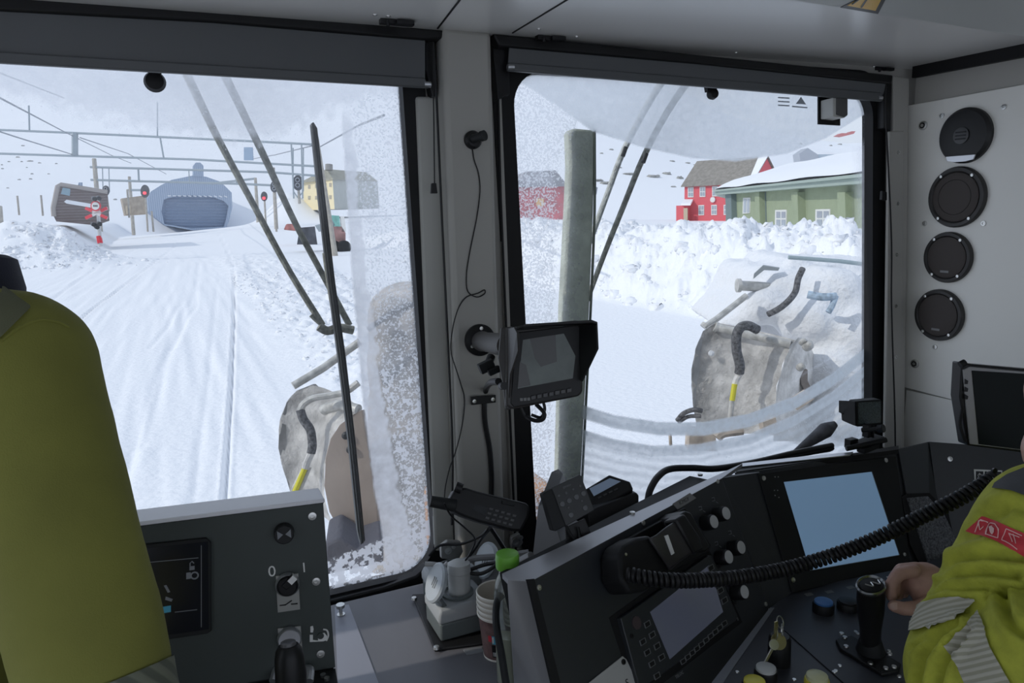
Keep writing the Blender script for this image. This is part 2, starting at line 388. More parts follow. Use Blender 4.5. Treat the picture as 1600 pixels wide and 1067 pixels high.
for i, (mbf, a) in enumerate(zip(FR, ((-.61, .457, vb-.01, vt+.01), (.683, 1.785, vb-.01, .302)))):
    f_ = obj('window_%d' % (i+1), mbf, RUB, origin=(0, 0, 0)); f_['kind'] = 'structure'
    p_ = pane('glass_pane', *a, i, f_)
    if i == 1:   # printed approval marks at the top edge of the glass
        GM = mat('glass_print', (.60, .65, .72), .6)
        for px in ((1233, 150), (1233, 156), (1233, 162)): mb = MB(); mb.pp(WIN, [(px[0]-9, px[1]-1), (px[0]+9, px[1]), (px[0]+9, px[1]+2), (px[0]-9, px[1]+1)], -.019, -.0185); obj('print_mark', mb, GM, f_)
        mb = MB(); mb.pp(WIN, [(1252, 160), (1268, 161), (1260, 149)], -.019, -.0185); obj('print_mark', mb, GM, f_)
        mb = MB(); mb.pp(WIN, [(1246, 163), (1270, 165), (1270, 167), (1246, 165)], -.019, -.0185); obj('print_mark', mb, GM, f_)
def pf(mb, pl, pix, w, t):
    """pixel polygon whose visible face lies w above the plane, t thick"""
    return mb.prism([pl.hit(x, y, w) for x, y in pix], pl.n*-t)
def PF(pl, pix, w, t): return pf(MB(), pl, pix, w, t)
def disc(pl, px, r, w0, w1, seg=24, r2=None, mb=None):
    mb = mb or MB(); c = pl.hit(px[0], px[1], w1); return mb.lathe([(r, w0-w1), (r if r2 is None else r2, 0)], c, pl.n, seg)
def screw(pl, px, parent, r=.005, m=None, w=0):
    c = pl.hit(px[0], px[1], w); mb = MB(); mb.lathe([(r, 0), (r*.95, r*.35), (r*.45, r*.4), (r*.42, r*.15)], c, pl.n, 12)
    return obj('screw', mb, m or STEEL, parent)
def pathp(pl, pts, w): return [pl.hit(x, y, w if not hasattr(w, '__len__') else w[i]) for i, (x, y) in enumerate(pts)]
# ------------------------------------------------------------ cab shell
cz = .352+O.z
mb = MB(); mb.abox(-1.0, 2.05, .60, 1.545, cz, cz+.05)
ceil = struct('ceiling', mb, CEIL)
CP = Pl((0, 0, cz), (0, 0, -1), (1, 0, 0))
# the ceiling's rear, lower panel: edge runs through pixels (1240,0) .. (1600,60)
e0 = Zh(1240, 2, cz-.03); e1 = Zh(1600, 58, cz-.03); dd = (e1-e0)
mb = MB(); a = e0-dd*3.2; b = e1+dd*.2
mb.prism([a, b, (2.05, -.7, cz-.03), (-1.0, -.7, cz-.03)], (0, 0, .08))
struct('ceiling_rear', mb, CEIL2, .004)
# panel joints in the front ceiling (dark gaps)
for q in (((885, 0), (801, 51)), ((718, 0), (684, 44))):
    a, b = Zh(*q[0], cz), Zh(*q[1], cz); mb = MB(); mb.tube([a+(a-b)*.5, b], .0022, 6); obj('joint', mb, RUB, ceil)
for px in ((586, 23), (607, 25), (842, 45), (901, 57), (1150, 82), (1365, 104), (1427, 106)): screw(CP, px, ceil, .0045)
for px in ((620, 35), (860, 60), (1378, 108)):
    c = Zh(*px, cz-.004); mb = MB(); mb.box(c, (.032, 0, 0), (0, .008, 0), (0, 0, .005)); mb.box(c+V((.012, -.012, -.002)), (.016, 0, 0), (0, .006, 0), (0, 0, .004)); mb.cyl(c+V((-.02, -.01, 0)), c+V((-.02, -.01, -.010)), .0035, seg=8)
    t_ = obj('blind_bracket', mb, BLK, ceil, .001)
# warning sticker on the rear ceiling
CR = Pl((0, 0, cz-.03), (0, 0, -1), (1, 0, 0))
st = thing('warning_sticker', 'yellow warning triangle sticker with black border on the ceiling', 'sticker', Zh(1350, 5, cz-.031))
YEL = mat('sticker_yellow', (.85, .48, .03), .4)
obj('sticker_ground', PF(CR, [(1313, 12), (1372, 22), (1404, -40), (1394, -42), (1377, -20)], .001, .001), BLK, st)
mb = PF(CR, [(1324, 9), (1368, 17), (1392, -30)], .0016, .0006); obj('yellow_field', mb, YEL, st)
for a_, b_ in (((1346, 11), (1368, -22)), ((1332, 6), (1352, -8))):
    mb = MB(); mb.tube([CR.hit(*a_, .002), CR.hit(*b_, .002)], .0016, 6); obj('symbol', mb, BLK, st)
# right side wall, with a 2nd raised sheet carrying the loudspeakers
mb = MB(); mb.abox(1.912, 2.05, -.7, 1.49, 1.4, cz+.05); wr = struct('wall_right', mb, GREY)
sp_ = [WSIDE.hit(*p) for p in ((1419, 160), (1600, 128))]
sheet = [WSIDE.hit(1420, 165), WSIDE.hit(1600, 128)+V((0, -.25, .0)), WSIDE.hit(1600, 645)+V((0, -.25, -.02)), WSIDE.hit(1412, 604)]
mb = MB(); mb.prism(sheet, (-.005, 0, 0)); obj('speaker_sheet', mb, WALLR, wr, .0015)
mb = MB(); mb.prism([WSIDE.hit(*p) for p in ((1417, 609), (1600, 650), (1600, 720), (1409, 720))], (-.003, 0, 0)); obj('lower_sheet', mb, WALLR, wr, .001)
# dark trim under the ceiling on the right wall
mb = MB(); mb.abox(1.895, 1.911, -.6, 1.49, cz-.030, cz+.001); struct('trim_1', mb, RUB)
# corner post between screen and side wall
mb = MB(); q = [WIN.hit(*p, .03) for p in ((1396, 118), (1421, 122), (1413, 720), (1399, 720))]
mb.prism(q, WIN.n*-.05); struct('trim_2', mb, GREY, .004)
mb = MB(); pf(mb, WIN, [(1390, 205), (1413, 204), (1409, 700), (1383, 700)], .034, .01); cp_ = struct('trim_3', mb, GREY, .003)
for y, x in ((238, 1404), (318, 1403), (398, 1401), (478, 1400), (558, 1399), (639, 1397)): screw(WIN, (x, y), cp_, .0055, w=.034)
# remaining shell, never in view: left wall, rear wall with an open window, floor
LEFT = Pl((-1.0, .4, O.z), (1, 0, 0))
mb = holed(LEFT, [(-1.15, -1.7), (1.1, -1.7), (1.1, .4), (-1.15, .4)], [rrect(-1.0, .98, -.80, .33, .08)], -.05, 0); struct('wall_left', mb, GREY)
BACK = Pl((.5, -.7, O.z), (0, 1, 0), (-1, 0, 0))
mb = holed(BACK, [(-1.55, -1.75), (1.55, -1.75), (1.55, .45), (-1.55, .45)], [rrect(-1.25, 1.25, -.75, .28, .05)], -.05, 0); struct('wall_back', mb, GREY)
mb = MB(); mb.abox(-1.0, 2.0, -.7, 1.5, 1.38, 1.42); struct('floor', mb, BLKM)
# ------------------------------------------------------------ centre pillar
mb = PF(WIN, [(690, 40), (769, 48), (779, 440), (793, 900), (722, 930), (706, 440)], .06, .06)
pil = struct('trim_4', mb, GREY, .012)
PIL = WIN.off(.06)
mb = PF(WIN, [(778, 145), (784, 145), (812, 860), (800, 860)], .012, .014); struct('trim_5', mb, GREY, .003)
mb = PF(WIN, [(650, 150), (688, 150), (712, 860), (680, 862), (664, 500)], .012, .014); tl = struct('trim_6', mb, mat('grey_light', (.47, .47, .44), .42), .006)
for px in ((689, 190), (694, 293), (698, 393), (701, 488), (705, 590), (707, 700)): screw(WIN, px, tl, .005, mat('dark_bolt', (.12, .12, .12), .4, .8), w=.014)
mb = MB(); mb.tube(pathp(WIN, [(690, 60), (697, 300), (704, 560), (711, 860)], .022), .0035, 8); obj('gap', mb, RUB, tl)
mb = MB(); mb.tube(pathp(WIN, [(776, 60), (782, 300), (793, 560), (806, 860)], .022), .0028, 8); obj('gap', mb, RUB, tl)
# ------------------------------------------------------------ roller blinds
def blind(label, top, fab, bar, rail, tabs):
    loc = WIN.hit(*bar[0], .05); t = thing('roller_blind', label, 'blind', loc)
    obj('head_rail', PF(WIN, top, .055, .05), BLK, t, .004)
    obj('fabric', PF(WIN, fab, .048, .003), BLINDM, t)
    mb = MB(); obj('bottom_bar', PF(WIN, bar, .054, .012), BLINDB, t, .003)
    for px in tabs: mb = MB(); c = WIN.hit(*px, .05); mb.cyl(c-V((.006, 0, 0)), c+V((.008, 0, 0)), .006, seg=12); obj('end_cap', mb, ALU, t)
    return t
bl = blind('wide dark grey roller blind over the left windscreen', [(-320, -75), (0, -8), (330, 12), (694, 47), (691, 60), (664, 62), (330, 34), (0, 16), (-320, -50)],
      [(-320, -60), (0, 8), (330, 26), (664, 55), (664, 124), (0, 82), (-320, 56)], [(-320, 60), (0, 80), (664, 121), (672, 137), (330, 117), (0, 98), (-320, 78)], 0, [(667, 132)])
br = blind('narrow dark grey roller blind over the right windscreen', [(771, 52), (1090, 85), (1396, 117), (1394, 131), (1090, 99), (780, 72)],
      [(796, 72), (1385, 126), (1380, 148), (794, 100)], [(795, 97), (1378, 144), (1380, 158), (794, 110)], 0, [(797, 105), (1374, 153)])
# side channels, dark triangles beside the fabric, and cords
mb = PF(WIN, [(664, 62), (680, 64), (682, 150), (676, 150), (664, 98)], .03, .03); obj('side_channel', mb, BLK, bl, .002)
mb = PF(WIN, [(768, 56), (795, 70), (797, 148), (778, 155)], .03, .03); obj('side_channel', mb, BLK, br, .002)
mb = PF(WIN, [(1381, 122), (1394, 122), (1392, 205), (1381, 200)], .03, .03); obj('side_channel', mb, BLK, br, .002)
mb = MB(); mb.tube(pathp(WIN, [(677, 68), (677, 140), (678, 200), (679, 288)], .06), .0014, 6)
pc = obj('blind_pull_cord', mb, BLK); tag(pc, 'thin black pull cord with tassel hanging left of the centre pillar', 'cord')
mb = MB(); pf(mb, WIN, [(675, 286), (682, 286), (684, 302), (674, 302)], .064, .008); obj('tassel', mb, BLK, pc, .001)
mb = MB(); mb.tube(pathp(WIN, [(677, 66), (679, 100), (682, 150), (690, 330), (701, 560), (707, 700), (706, 820)], .045), .0026, 6, 4)
tag(obj('blind_guide_cable', mb, BLK), 'long black cable running down the left edge of the centre pillar', 'cable')
mb = MB(); mb.tube(pathp(WIN, [(1385, 128), (1384, 180), (1388, 260), (1393, 380), (1393, 480), (1398, 640), (1399, 700)], .045), .0022, 6, 4)
gc = tag(obj('blind_guide_cable', mb, BLK), 'black blind cable running down beside the right edge of the right windscreen', 'cable')
mb = PF(WIN, [(1379, 298), (1386, 300), (1386, 313), (1378, 312)], .05, .008); obj('stopper', mb, BLK, gc, .001)
# round stops below the blinds
for px, lb in (((242, 128), 'black round stop hanging below the left blind against the snow'), ((1113, 147), 'black round stop hanging below the right blind')):
    s_ = 1 if px[0] < 600 else .75
    mb = MB(); c = WIN.hit(*px, .0); mb.lathe([(.004, -.01), (.015*s_, -.008), (.0185*s_, 0), (.015*s_, .010), (.005, .013)], c, WIN.n, 24)
    pf(mb, WIN, [(px[0]-12*s_, px[1]-24*s_), (px[0]+11*s_, px[1]-22*s_), (px[0]+9*s_, px[1]-4), (px[0]-9*s_, px[1]-4)], .006, .012)
    tag(obj('rubber_stop', mb, RUB), lb, 'stop')
# toll/rain sensor box on the right glass
t = thing('sensor_box', 'grey sensor box on a black pad at the top right of the windscreen', 'sensor', WIN.hit(1303, 190))
obj('mounting_pad', PF(WIN, [(1279, 140), (1313, 142), (1313, 196), (1279, 194)], .002, .004), RUB, t)
a, b = WIN.hit(1302, 182, .045), WIN.hit(1324, 148, .045)
A4 = [WIN.hit(*p, .045) for p in ((1302, 152), (1325, 154), (1325, 180), (1320, 184), (1302, 182))]
mb = MB(); mb.prism(A4, WIN.n*-.042); obj('housing', mb, mat('sensor_grey', (.5, .5, .47), .5), t, .002)
mb = MB(); mb.prism([WIN.hit(*p, .0465) for p in ((1307, 153), (1324, 155), (1324, 180), (1319, 183), (1307, 179))], WIN.n*-.002); obj('front_cover', mb, mat('sensor_dark', (.10, .10, .10), .5), t)
# small puck with a lead on the pillar
t = thing('camera_puck', 'small round black sensor on a stalk on the centre pillar', 'sensor', PIL.hit(740, 218))
mb = MB(); mb.lathe([(.0185, 0), (.0185, .006), (.014, .012), (.006, .013)], PIL.hit(738, 219), PIL.n, 24); obj('base_disc', mb, BLK, t)
c = PIL.hit(739, 217, .012); d_ = (PIL.n+PIL.X*.6+PIL.Y*.12).normalized(); mb = MB(); mb.cyl(c, c+d_*.022, .009, seg=16); mb.cyl(c+d_*.022, c+d_*.030, .0105, seg=16); obj('stalk', mb, BLKM, t)
mb = MB(); mb.tube(pathp(PIL, [(738, 232), (741, 250), (748, 272), (750, 300), (745, 340), (739, 370), (733, 400), (729, 430), (731, 455), (745, 464), (757, 459), (757, 453), (747, 458), (729, 464), (717, 480), (709, 505), (705, 530), (705, 552), (712, 575), (720, 600), (726, 625), (722, 665), (712, 705), (703, 730), (696, 760), (694, 785)], .003), .0013, 6, 4)
tag(obj('thin_cable', mb, BLK), 'thin black wire with a small loop trailing down the centre pillar', 'cable')
# ------------------------------------------------------------ loudspeakers on the right wall
SPK = WSIDE.off(.005)
def speaker(px, r, label, kind):
    c = SPK.hit(*px); t = thing('loudspeaker', label, 'speaker', c, 'loudspeakers in a column on the right wall')
    dk = mat('speaker_rim', (.03, .028, .027), .45); gr = mat('speaker_grille', (.062, .052, .048), .7, bump=.8, bs=900)
    n, X, Yv = SPK.n, SPK.X, SPK.Y
    if kind == 0:
        mb = MB(); mb.lathe([(r, 0), (r, .010), (r*.9, .018), (r*.5, .022), (.001, .022)], c, n, 48); obj('grille', mb, mat('speaker_black', (.012, .012, .013), .5, bump=.5, bs=1200), t)
        mb = MB(); mb.lathe([(r*.26, 0), (r*.30, .004), (r*.26, .0045)], c+n*.021, n, 24)
        ec = obj('centre_emblem', mb, mat('emblem', (.05, .05, .052), .35), t)
        for k in (-.25, .0, .25):
            mb = MB(); mb.box(c+n*.0262-Yv*r*.3*k*1.6, X*r*(.2), n*.0006, Yv*.0018); obj('emblem_bar', mb, BLK, t)
        mb = MB(); q = [c+n*.017-Yv*r*(.72+h*.16)+X*r*k for k, h in ((-.56, .0), (-.5, 1), (-.2, 1.35), (.2, 1.35), (.5, 1), (.56, 0))]; mb.prism(q, n*.004); obj('name_strip', mb, ALU, t)
    else:
        mb = MB(); mb.lathe([(r, 0), (r, .008), (r*.96, .013), (r*.86, .014), (r*.80, .010), (r*.78, .006)], c, n, 48, cap=False); obj('rim', mb, dk, t)
        mb = MB(); mb.lathe([(r*.80, .004), (r*.80, .012), (r*.72, .0145), (r*.4, .016), (.001, .0165)], c, n, 48); obj('grille', mb, gr, t)
        if kind == 1:
            mb = MB(); mb.lathe([(r*.56, .0150), (r*.57, .0165), (r*.58, .0150)], c, n, 48, cap=False); obj('ring', mb, dk, t)
        else:
            mb = MB(); mb.box(c+n*.0150-Yv*r*.55, X*.012, n*.0008, Yv*.003); obj('name_plate', mb, ALU if False else mat('plate_dim', (.2, .2, .2), .4), t)
        for a in (52, 128, 232, 308):
            mb = MB(); mb.lathe([(.0042, .012), (.004, .0155), (.001, .016)], c+X*r*.88*cos(radians(a))+Yv*r*.88*sin(radians(a)), n, 10); obj('screw', mb, STEEL, t)
speaker((1511, 212), .0706, 'topmost round loudspeaker, black with a silver strip, on the right wall', 0)
speaker((1497, 308), .0798, 'largest round loudspeaker, second from the top on the right wall', 1)
speaker((1483, 402), .0688, 'third round loudspeaker from the top on the right wall', 2)
speaker((1469, 492), .0715, 'lowest round loudspeaker on the right wall', 2)
for px in ((1472, 181), (1569, 167), (1445, 349), (1537, 349), (1461, 542)): screw(SPK, px, wr, .007)
for px in ((1443, 196), (1430, 568)):
    c = SPK.hit(*px); mb = MB(); mb.lathe([(.0125, 0), (.012, .004), (.008, .005)], c, SPK.n, 24); obj('lock', mb, STEEL, wr)
    mb = MB(); mb.lathe([(.0078, 0), (.0078, .0056), (.001, .0057)], c, SPK.n, 16); obj('lock_ring', mb, BLK, wr); mb = MB(); mb.lathe([(.0045, 0), (.0045, .0068), (.001, .007)], c, SPK.n, 12); obj('lock_core', mb, STEEL, wr)
# ------------------------------------------------------------ camera monitor on the pillar
MN = V((-.30, -.92, .18)).normalized()
mc = D(850, 570, 1.13)
MP = Pl(mc, MN)
t = thing('camera_monitor', 'black hooded camera monitor on an arm from the centre pillar', 'monitor', mc)
body = [(790, 512), (903, 500), (911, 507), (911, 612), (906, 619), (800, 640), (790, 634)]
obj('body', PF(MP, body, 0, .028), mat('monitor_side', (.045, .042, .040), .45), t, .004)
obj('bezel', PF(MP, [(806, 520), (902, 508), (909, 514), (909, 611), (903, 618), (803, 636), (798, 630)], .003, .004), BLK, t, .001)
SCR = mat('monitor_glass', (.10, .12, .11), .08, var=.25, vs=22)
obj('screen', PF(MP, [(817, 531), (881, 521), (899, 556), (895, 591), (809, 607)], .0042, .001), SCR, t)
SHD = mat('monitor_image', (.035, .035, .035), .12)
obj('screen_image', PF(MP, [(828, 529), (868, 523), (870, 565), (845, 573), (836, 560)], .0046, .0005), mat('screen_dim', (.055, .055, .055), .12), t)
obj('screen_image', PF(MP, [(812, 565), (822, 570), (829, 602), (809, 606)], .0046, .0005), mat('screen_dim', (.055, .055, .055), .12), t)
for k in range(7):
    x = 834+k*9.3; y = 621.5-k*1.85; bt = obj('button', PF(MP, [(x-4, y-3), (x+3.4, y-4.3), (x+3.4, y+2), (x-4, y+3.4)], .006, .003), mat('btn', (.06, .06, .062), .4), t, .0006)
text('maker_mark', '■■■', MP, (820, 624), .006, mat('dimprint', (.18, .18, .18), .5), t, .0035)
# hood: top, right and left wings
ho = MB(); w1 = .085; g_ = MP
tl_, tr_ = MP.hit(796, 513), MP.hit(907, 503); bl_, br_ = MP.hit(800, 600), MP.hit(910, 600)
th = .003
def slab(pts, vec): m_ = MB(); m_.prism(pts, vec); return m_
obj('hood_top', slab([tl_, tr_, D(934, 503, 1.075), D(925, 499, 1.072), D(818, 506, 1.045), D(806, 511, 1.05)], MP.Y*-.004), BLK, t, .001)
obj('hood_side', slab([tr_, D(934, 503, 1.075), D(936, 545, 1.08), D(911, 596, 1.115), MP.hit(909, 594)], MP.X*-.003), BLKM, t, .001)
obj('hood_side', slab([tl_, D(806, 511, 1.05), D(812, 520, 1.055), D(813, 548, 1.07), D(800, 585, 1.11), MP.hit(797, 622)], MP.X*-.003), mat('monitor_side', (0, 0, 0)), t, .001)
mb = MB(); mb.cyl(D(784, 603, 1.115), D(788, 603, 1.10), .006, seg=14); obj('hood_knob', mb, BLK, t)
# stirrup, arm and round base on the pillar
obj('stirrup', PF(MP, [(783, 512), (800, 510), (806, 516), (806, 548), (799, 595), (800, 640), (790, 640), (786, 600), (779, 560)], -.006, .012), mat('monitor_side', (0, 0, 0)), t, .002)
mb = MB(); mb.lathe([(.0335, 0), (.0335, .006), (.028, .010), (.01, .011)], PIL.hit(749, 531), PIL.n, 32); ab = obj('base_disc', mb, BLK, t)
for px in ((752, 513), (738, 541), (759, 547)): screw(PIL, px, t, .004, w=.010)
a0 = PIL.hit(752, 533, .008); mb = MB(); mb.lathe([(.021, 0), (.021, .03), (.019, .06), (.019, (D(795, 537, 1.15)-a0).length)], a0, D(795, 540, 1.15)-a0, 24); obj('arm', mb, mat('arm_plastic', (.06, .055, .052), .5), t)
mb = MB(); c = D(768, 556, 1.2); mb.cyl(c, D(763, 569, 1.19), .007, seg=12); c = D(760, 572, 1.185); mb.box(c, (.012, 0, .004), (0, .006, 0), (-.003, 0, .008)); mb.box(D(772, 579, 1.18), (.010, 0, .003), (0, .004, 0), (-.002, 0, .005)); obj('clamp_knob', mb, BLKM, t, .0015)
mb = MB(); mb.tube([D(815, 637, 1.14), D(822, 650, 1.14), D(836, 657, 1.13), D(848, 655, 1.13), D(850, 645, 1.13), D(838, 632, 1.14)], .0032, 8, 5); mb.tube([D(849, 628, 1.14), D(851, 640, 1.14), D(845, 652, 1.14), D(830, 648, 1.14)], .0025, 8, 5)
tag(obj('monitor_lead', mb, BLK), 'short black lead looped under the camera monitor', 'cable')
mb = MB(); mb.tube([D(779, 596, 1.17), D(766, 598, 1.28)]+pathp(PIL, [(759, 610), (757, 630), (758, 660), (765, 700), (768, 740), (768, 775)], .006), .0058, 10, 5)
tag(obj('thick_cable', mb, BLK), 'thick black cable held by a small clamp, down the centre pillar below the monitor', 'cable')
cl = obj('cable_clamp', PF(PIL, [(736, 620), (775, 617), (775, 629), (737, 633)], .013, .004), BLK, None, .001); tag(cl, 'small black cable clamp screwed across the centre pillar', 'clamp')
for px in ((741, 627), (770, 624)): screw(PIL, px, cl, .0045, w=.013)
# ------------------------------------------------------------ two-way radio hanging at the foot of the pillar
rc = D(765, 795, 1.28); RP = Pl(rc, (-.12, -.9, .42), (1, -.12, -.24))
t = thing('handheld_radio', 'black handheld radio with stub antenna lying across the pillar foot', 'radio', rc)
obj('body', PF(RP, [(702, 780), (710, 765), (727, 761), (745, 767), (824, 786), (828, 792), (826, 808), (814, 830), (800, 829), (748, 815), (722, 806), (704, 797)], 0, .035), BLK, t, .005)
obj('display', PF(RP, [(738, 796), (744, 788), (764, 793), (757, 806)], .001, .002), mat('dark_glass', (.02, .022, .026), .1), t)
for r_ in range(3):
    for c_ in range(5):
        x = 768+c_*9-r_*3; y = 795+c_*2.6+r_*7; obj('key', PF(RP, [(x-2.6, y-2), (x+3, y-.8), (x+1.8, y+2.4), (x-3.6, y+1.2)], .002, .002), mat('btn', (0, 0, 0)), t)
obj('clip', PF(RP, [(785, 781), (806, 786), (804, 791), (784, 787)], .004, .005), BLKM, t, .001)
mb = MB(); mb.cyl(D(712, 790, 1.27), D(672, 783, 1.26), .011, .0095, 16); obj('antenna', mb, BLKM, t, .001)
mb = MB(); mb.cyl(D(722, 764, 1.27), D(712, 760, 1.27), .009, seg=12); obj('channel_knob', mb, BLK, t)
# hinge plates at the pillar foot
for pxs, s_, lb in (([(689, 853), (700, 845), (720, 846), (724, 862), (716, 876), (690, 873)], (703, 860), 'grey hinge plate at the left foot of the centre pillar'), ([(799, 840), (812, 833), (818, 848), (812, 856), (799, 855)], (808, 846), 'grey hinge plate at the right foot of the centre pillar')):
    h_ = obj('hinge_plate', PF(WIN, pxs, .078, .012), mat('hinge', (.33, .33, .32), .45, .5), None, .002); tag(h_, lb, 'hinge')
    screw(WIN, (s_[0]-3, s_[1]), h_, .008, w=.078); screw(WIN, (s_[0]+6, s_[1]-6), h_, .005, w=.078)
# ============================================================ consoles
zd = O.z-.77
# ---- worktop
mb = MB(); mb.prism([(.02, .30, zd-.03), (.40, .30, zd-.03), (.42, .95, zd-.03), (.70, 1.18, zd-.03), (1.89, 1.22, zd-.03), (1.89, 1.40, zd-.03), (.02, 1.40, zd-.03)], (0, 0, .03)); wk = obj('worktop', mb, DESK, None, .002); tag(wk, 'flat grey metal worktop under the windscreen, behind the cup stack', 'worktop')
HP = Pl((0, 0, zd), (0, 0, 1), (1, 0, 0))
mb = MB(); mb.prism([HP.hit(*p) for p in ((523, 950), (545, 946), (592, 1070), (530, 1120))], (0, 0, .0025)); obj('side_strip', mb, mat('strip_light', (.30, .31, .36), .35), wk)
mb = MB(); mb.cyl(HP.hit(533, 962), HP.hit(533, 962)+V((0, 0, .022)), .0035, seg=10); mb.cyl(HP.hit(533, 962)+V((0, 0, .018)), HP.hit(533, 962)+V((0, 0, .024)), .0085, seg=12); mb.cyl(HP.hit(533, 962), HP.hit(533, 962)+V((0, 0, .004)), .008, seg=12); obj('bolt', mb, STEEL, wk)
# window ledge profiles under the left screen
mb = PF(WIN, [(510, 940), (600, 918), (650, 900), (668, 884), (690, 888), (662, 925), (560, 948), (512, 955)], .02, .03); led = struct('trim_7', mb, BLK, .004)
# ---- left cabinet
LP = Pl(D(505, 785, 1.05), (-.10, -.985, .10))
t = thing('control_cabinet', 'dark green-grey switch cabinet with a light top, left of the worktop', 'cabinet', LP.hit(370, 1060))
front = [(150, 830), (505, 785), (524, 1043), (470, 1052), (150, 1110)]
obj('front_panel', PF(LP, front, 0, .004), PANELG, t, .001)
tp = [LP.hit(150, 829), LP.hit(507, 784), None, None]; bk = Zh(503, 767, tp[1].z); v_ = bk-tp[1]; v_.z = 0; v_.x = 0
mb = MB(); mb.prism([tp[0]+V((0, -.004, 0)), tp[1]+V((0, -.004, 0)), tp[1]+v_, tp[0]+v_], (0, 0, .006)); obj('top_cover', mb, mat('top_light_sheen', (.85, .85, .90), .35), t, .0015)  # light cover, its colour raised further for the window's reflection
mb = MB(); q = [LP.hit(150, 830), LP.hit(505, 785), LP.hit(524, 1080), LP.hit(150, 1150)]; q = [p-LP.n*.005 for p in q]; mb.prism(q, V((0, v_.y-.01, 0))); obj('body', mb, BLKM, t)
obj('frame_line', PF(LP, [(150, 827), (506, 783), (506, 786), (150, 831)], .002, .004), RUB, t)
for px in ((488, 806), (494, 908), (501, 1021)): screw(LP, px, t, .006)
# cabinet display
obj('display_frame', PF(LP, [(180, 856), (322, 841), (330, 848), (330, 986), (324, 990), (180, 1012)], .005, .006), BLKM, t, .001)
obj('display_glass', PF(LP, [(180, 862), (325, 846), (326, 983), (180, 1004)], .0056, .001), mat('cab_display', (.014, .015, .022), .12), t)
DIM = mat('icon_dim', (.22, .23, .25), .5)
for q in ([(296, 885), (304, 884), (304, 890), (296, 891)], [(180, 883), (310, 871), (310, 872), (180, 884)], [(273, 956), (308, 952), (308, 953), (273, 957)], [(314, 852), (315, 852), (315, 980), (314, 980)], [(291, 895), (298, 894), (298, 904), (291, 905)], [(256, 915), (260, 914), (266, 925), (262, 926)], [(259, 932), (270, 936), (268, 940), (258, 937)], [(228, 922), (233, 918), (239, 924), (236, 930)]):
    obj('display_icon', PF(LP, q, .0061, .0004), DIM, t)
mb = MB(); c = LP.hit(304, 899, .0058); mb.lathe([(.0055, 0), (.0055, .0004), (.0035, .0004), (.0035, 0)], c, LP.n, 16, cap=False); obj('display_icon', mb, DIM, t)
mb = MB(); mb.tube([LP.hit(297, 886, .006), LP.hit(297, 880, .006), LP.hit(300, 877, .006), LP.hit(303, 880, .006)], .0008, 6); obj('display_icon', mb, DIM, t)
obj('display_bar', PF(LP, [(238, 951), (267, 946), (267, 956), (238, 961)], .0061, .0004), mat('bar_cyan', (.03, .16, .24), .4, emit=.25), t)
# push knob, rotary switch, labels
kb = MB(); disc(LP, (444, 836), .0140, 0, .014, 24, .013, kb); k_ = obj('push_knob', kb, BLK, t, .001)
for sx_ in (-1, 1):
    mb = MB(); c = LP.hit(444, 835, .015); mb.prism([c+LP.X*.0015*sx_, c+LP.X*.009*sx_+LP.Y*.006, c+LP.X*.009*sx_-LP.Y*.006], LP.n*.0006); obj('knob_mark', mb, DIM, k_)
text('label_mark', '0', LP, (425, 893), .022, WHITE, t); text('label_mark', 'I', LP, (475, 887), .020, WHITE, t)
PL2 = mat('plate_grey', (.36, .36, .34), .45, .4)
pl_ = obj('switch_plate', PF(LP, [(431, 900), (466, 896), (469, 952), (434, 957)], .0025, .002), PL2, t)
mb = MB(); mb.lathe([(.0165, 0), (.0165, .006), (.0145, .009), (.0135, .006)], LP.hit(449, 912, .0025), LP.n, 28, cap=False); obj('bezel_ring', mb, ALU, t)
mb = MB(); mb.lathe([(.0138, 0), (.0132, .012), (.011, .014)], LP.hit(449, 912, .003), LP.n, 24); rs = obj('rotary_switch', mb, BLK, t)
mb = MB(); c = LP.hit(449, 912, .016); ax = (LP.X*.6+LP.Y*.5).normalized(); mb.box(c+ax*.004, ax*.010, ax.cross(LP.n)*.0045, LP.n*.005); obj('handle', mb, BLK, rs, .001)
mb = MB(); mb.box(c+ax*.009, ax*.0052, ax.cross(LP.n)*.0042, LP.n*.0054); obj('pointer', mb, WHITE, rs)
mb = MB(); mb.tube([LP.hit(437, 946, .003), LP.hit(446, 945, .003), LP.hit(456, 938, .003)], .0009, 6); mb.tube([LP.hit(455, 944, .003), LP.hit(465, 943, .003)], .0009, 6); obj('switch_symbol', mb, BLK, pl_)
pl2 = obj('switch_plate', PF(LP, [(434, 982), (470, 978), (473, 1025), (437, 1030)], .0025, .002), PL2, t)
mb = MB(); mb.lathe([(.0165, 0), (.0165, .007), (.0145, .010), (.001, .0095)], LP.hit(452, 996, .0025), LP.n, 28); obj('push_button', mb, ALU, t)
# valve symbol
SY = [[(484, 992), (489, 992), (489, 1000), (497, 1001), (497, 995), (500, 990), (507, 989), (511, 994), (511, 1000), (505, 1002), (484, 1003)], [(485, 979), (489, 978), (490, 983), (489, 988), (485, 988)]]
for q in SY: obj('horn_symbol', PF(LP, q, .001, .001), WHITE, t)
mb = MB(); mb.tube(pathp(LP, [(505, 983), (511, 985), (513, 993), (510, 1001)], .001), .0012, 6, 4); obj('horn_symbol', mb, WHITE, t)
mb = MB(); mb.lathe([(.0045, .001), (.0045, .0018), (.002, .0018)], LP.hit(501, 993), LP.n, 16); obj('horn_symbol', mb, PANELG, t)
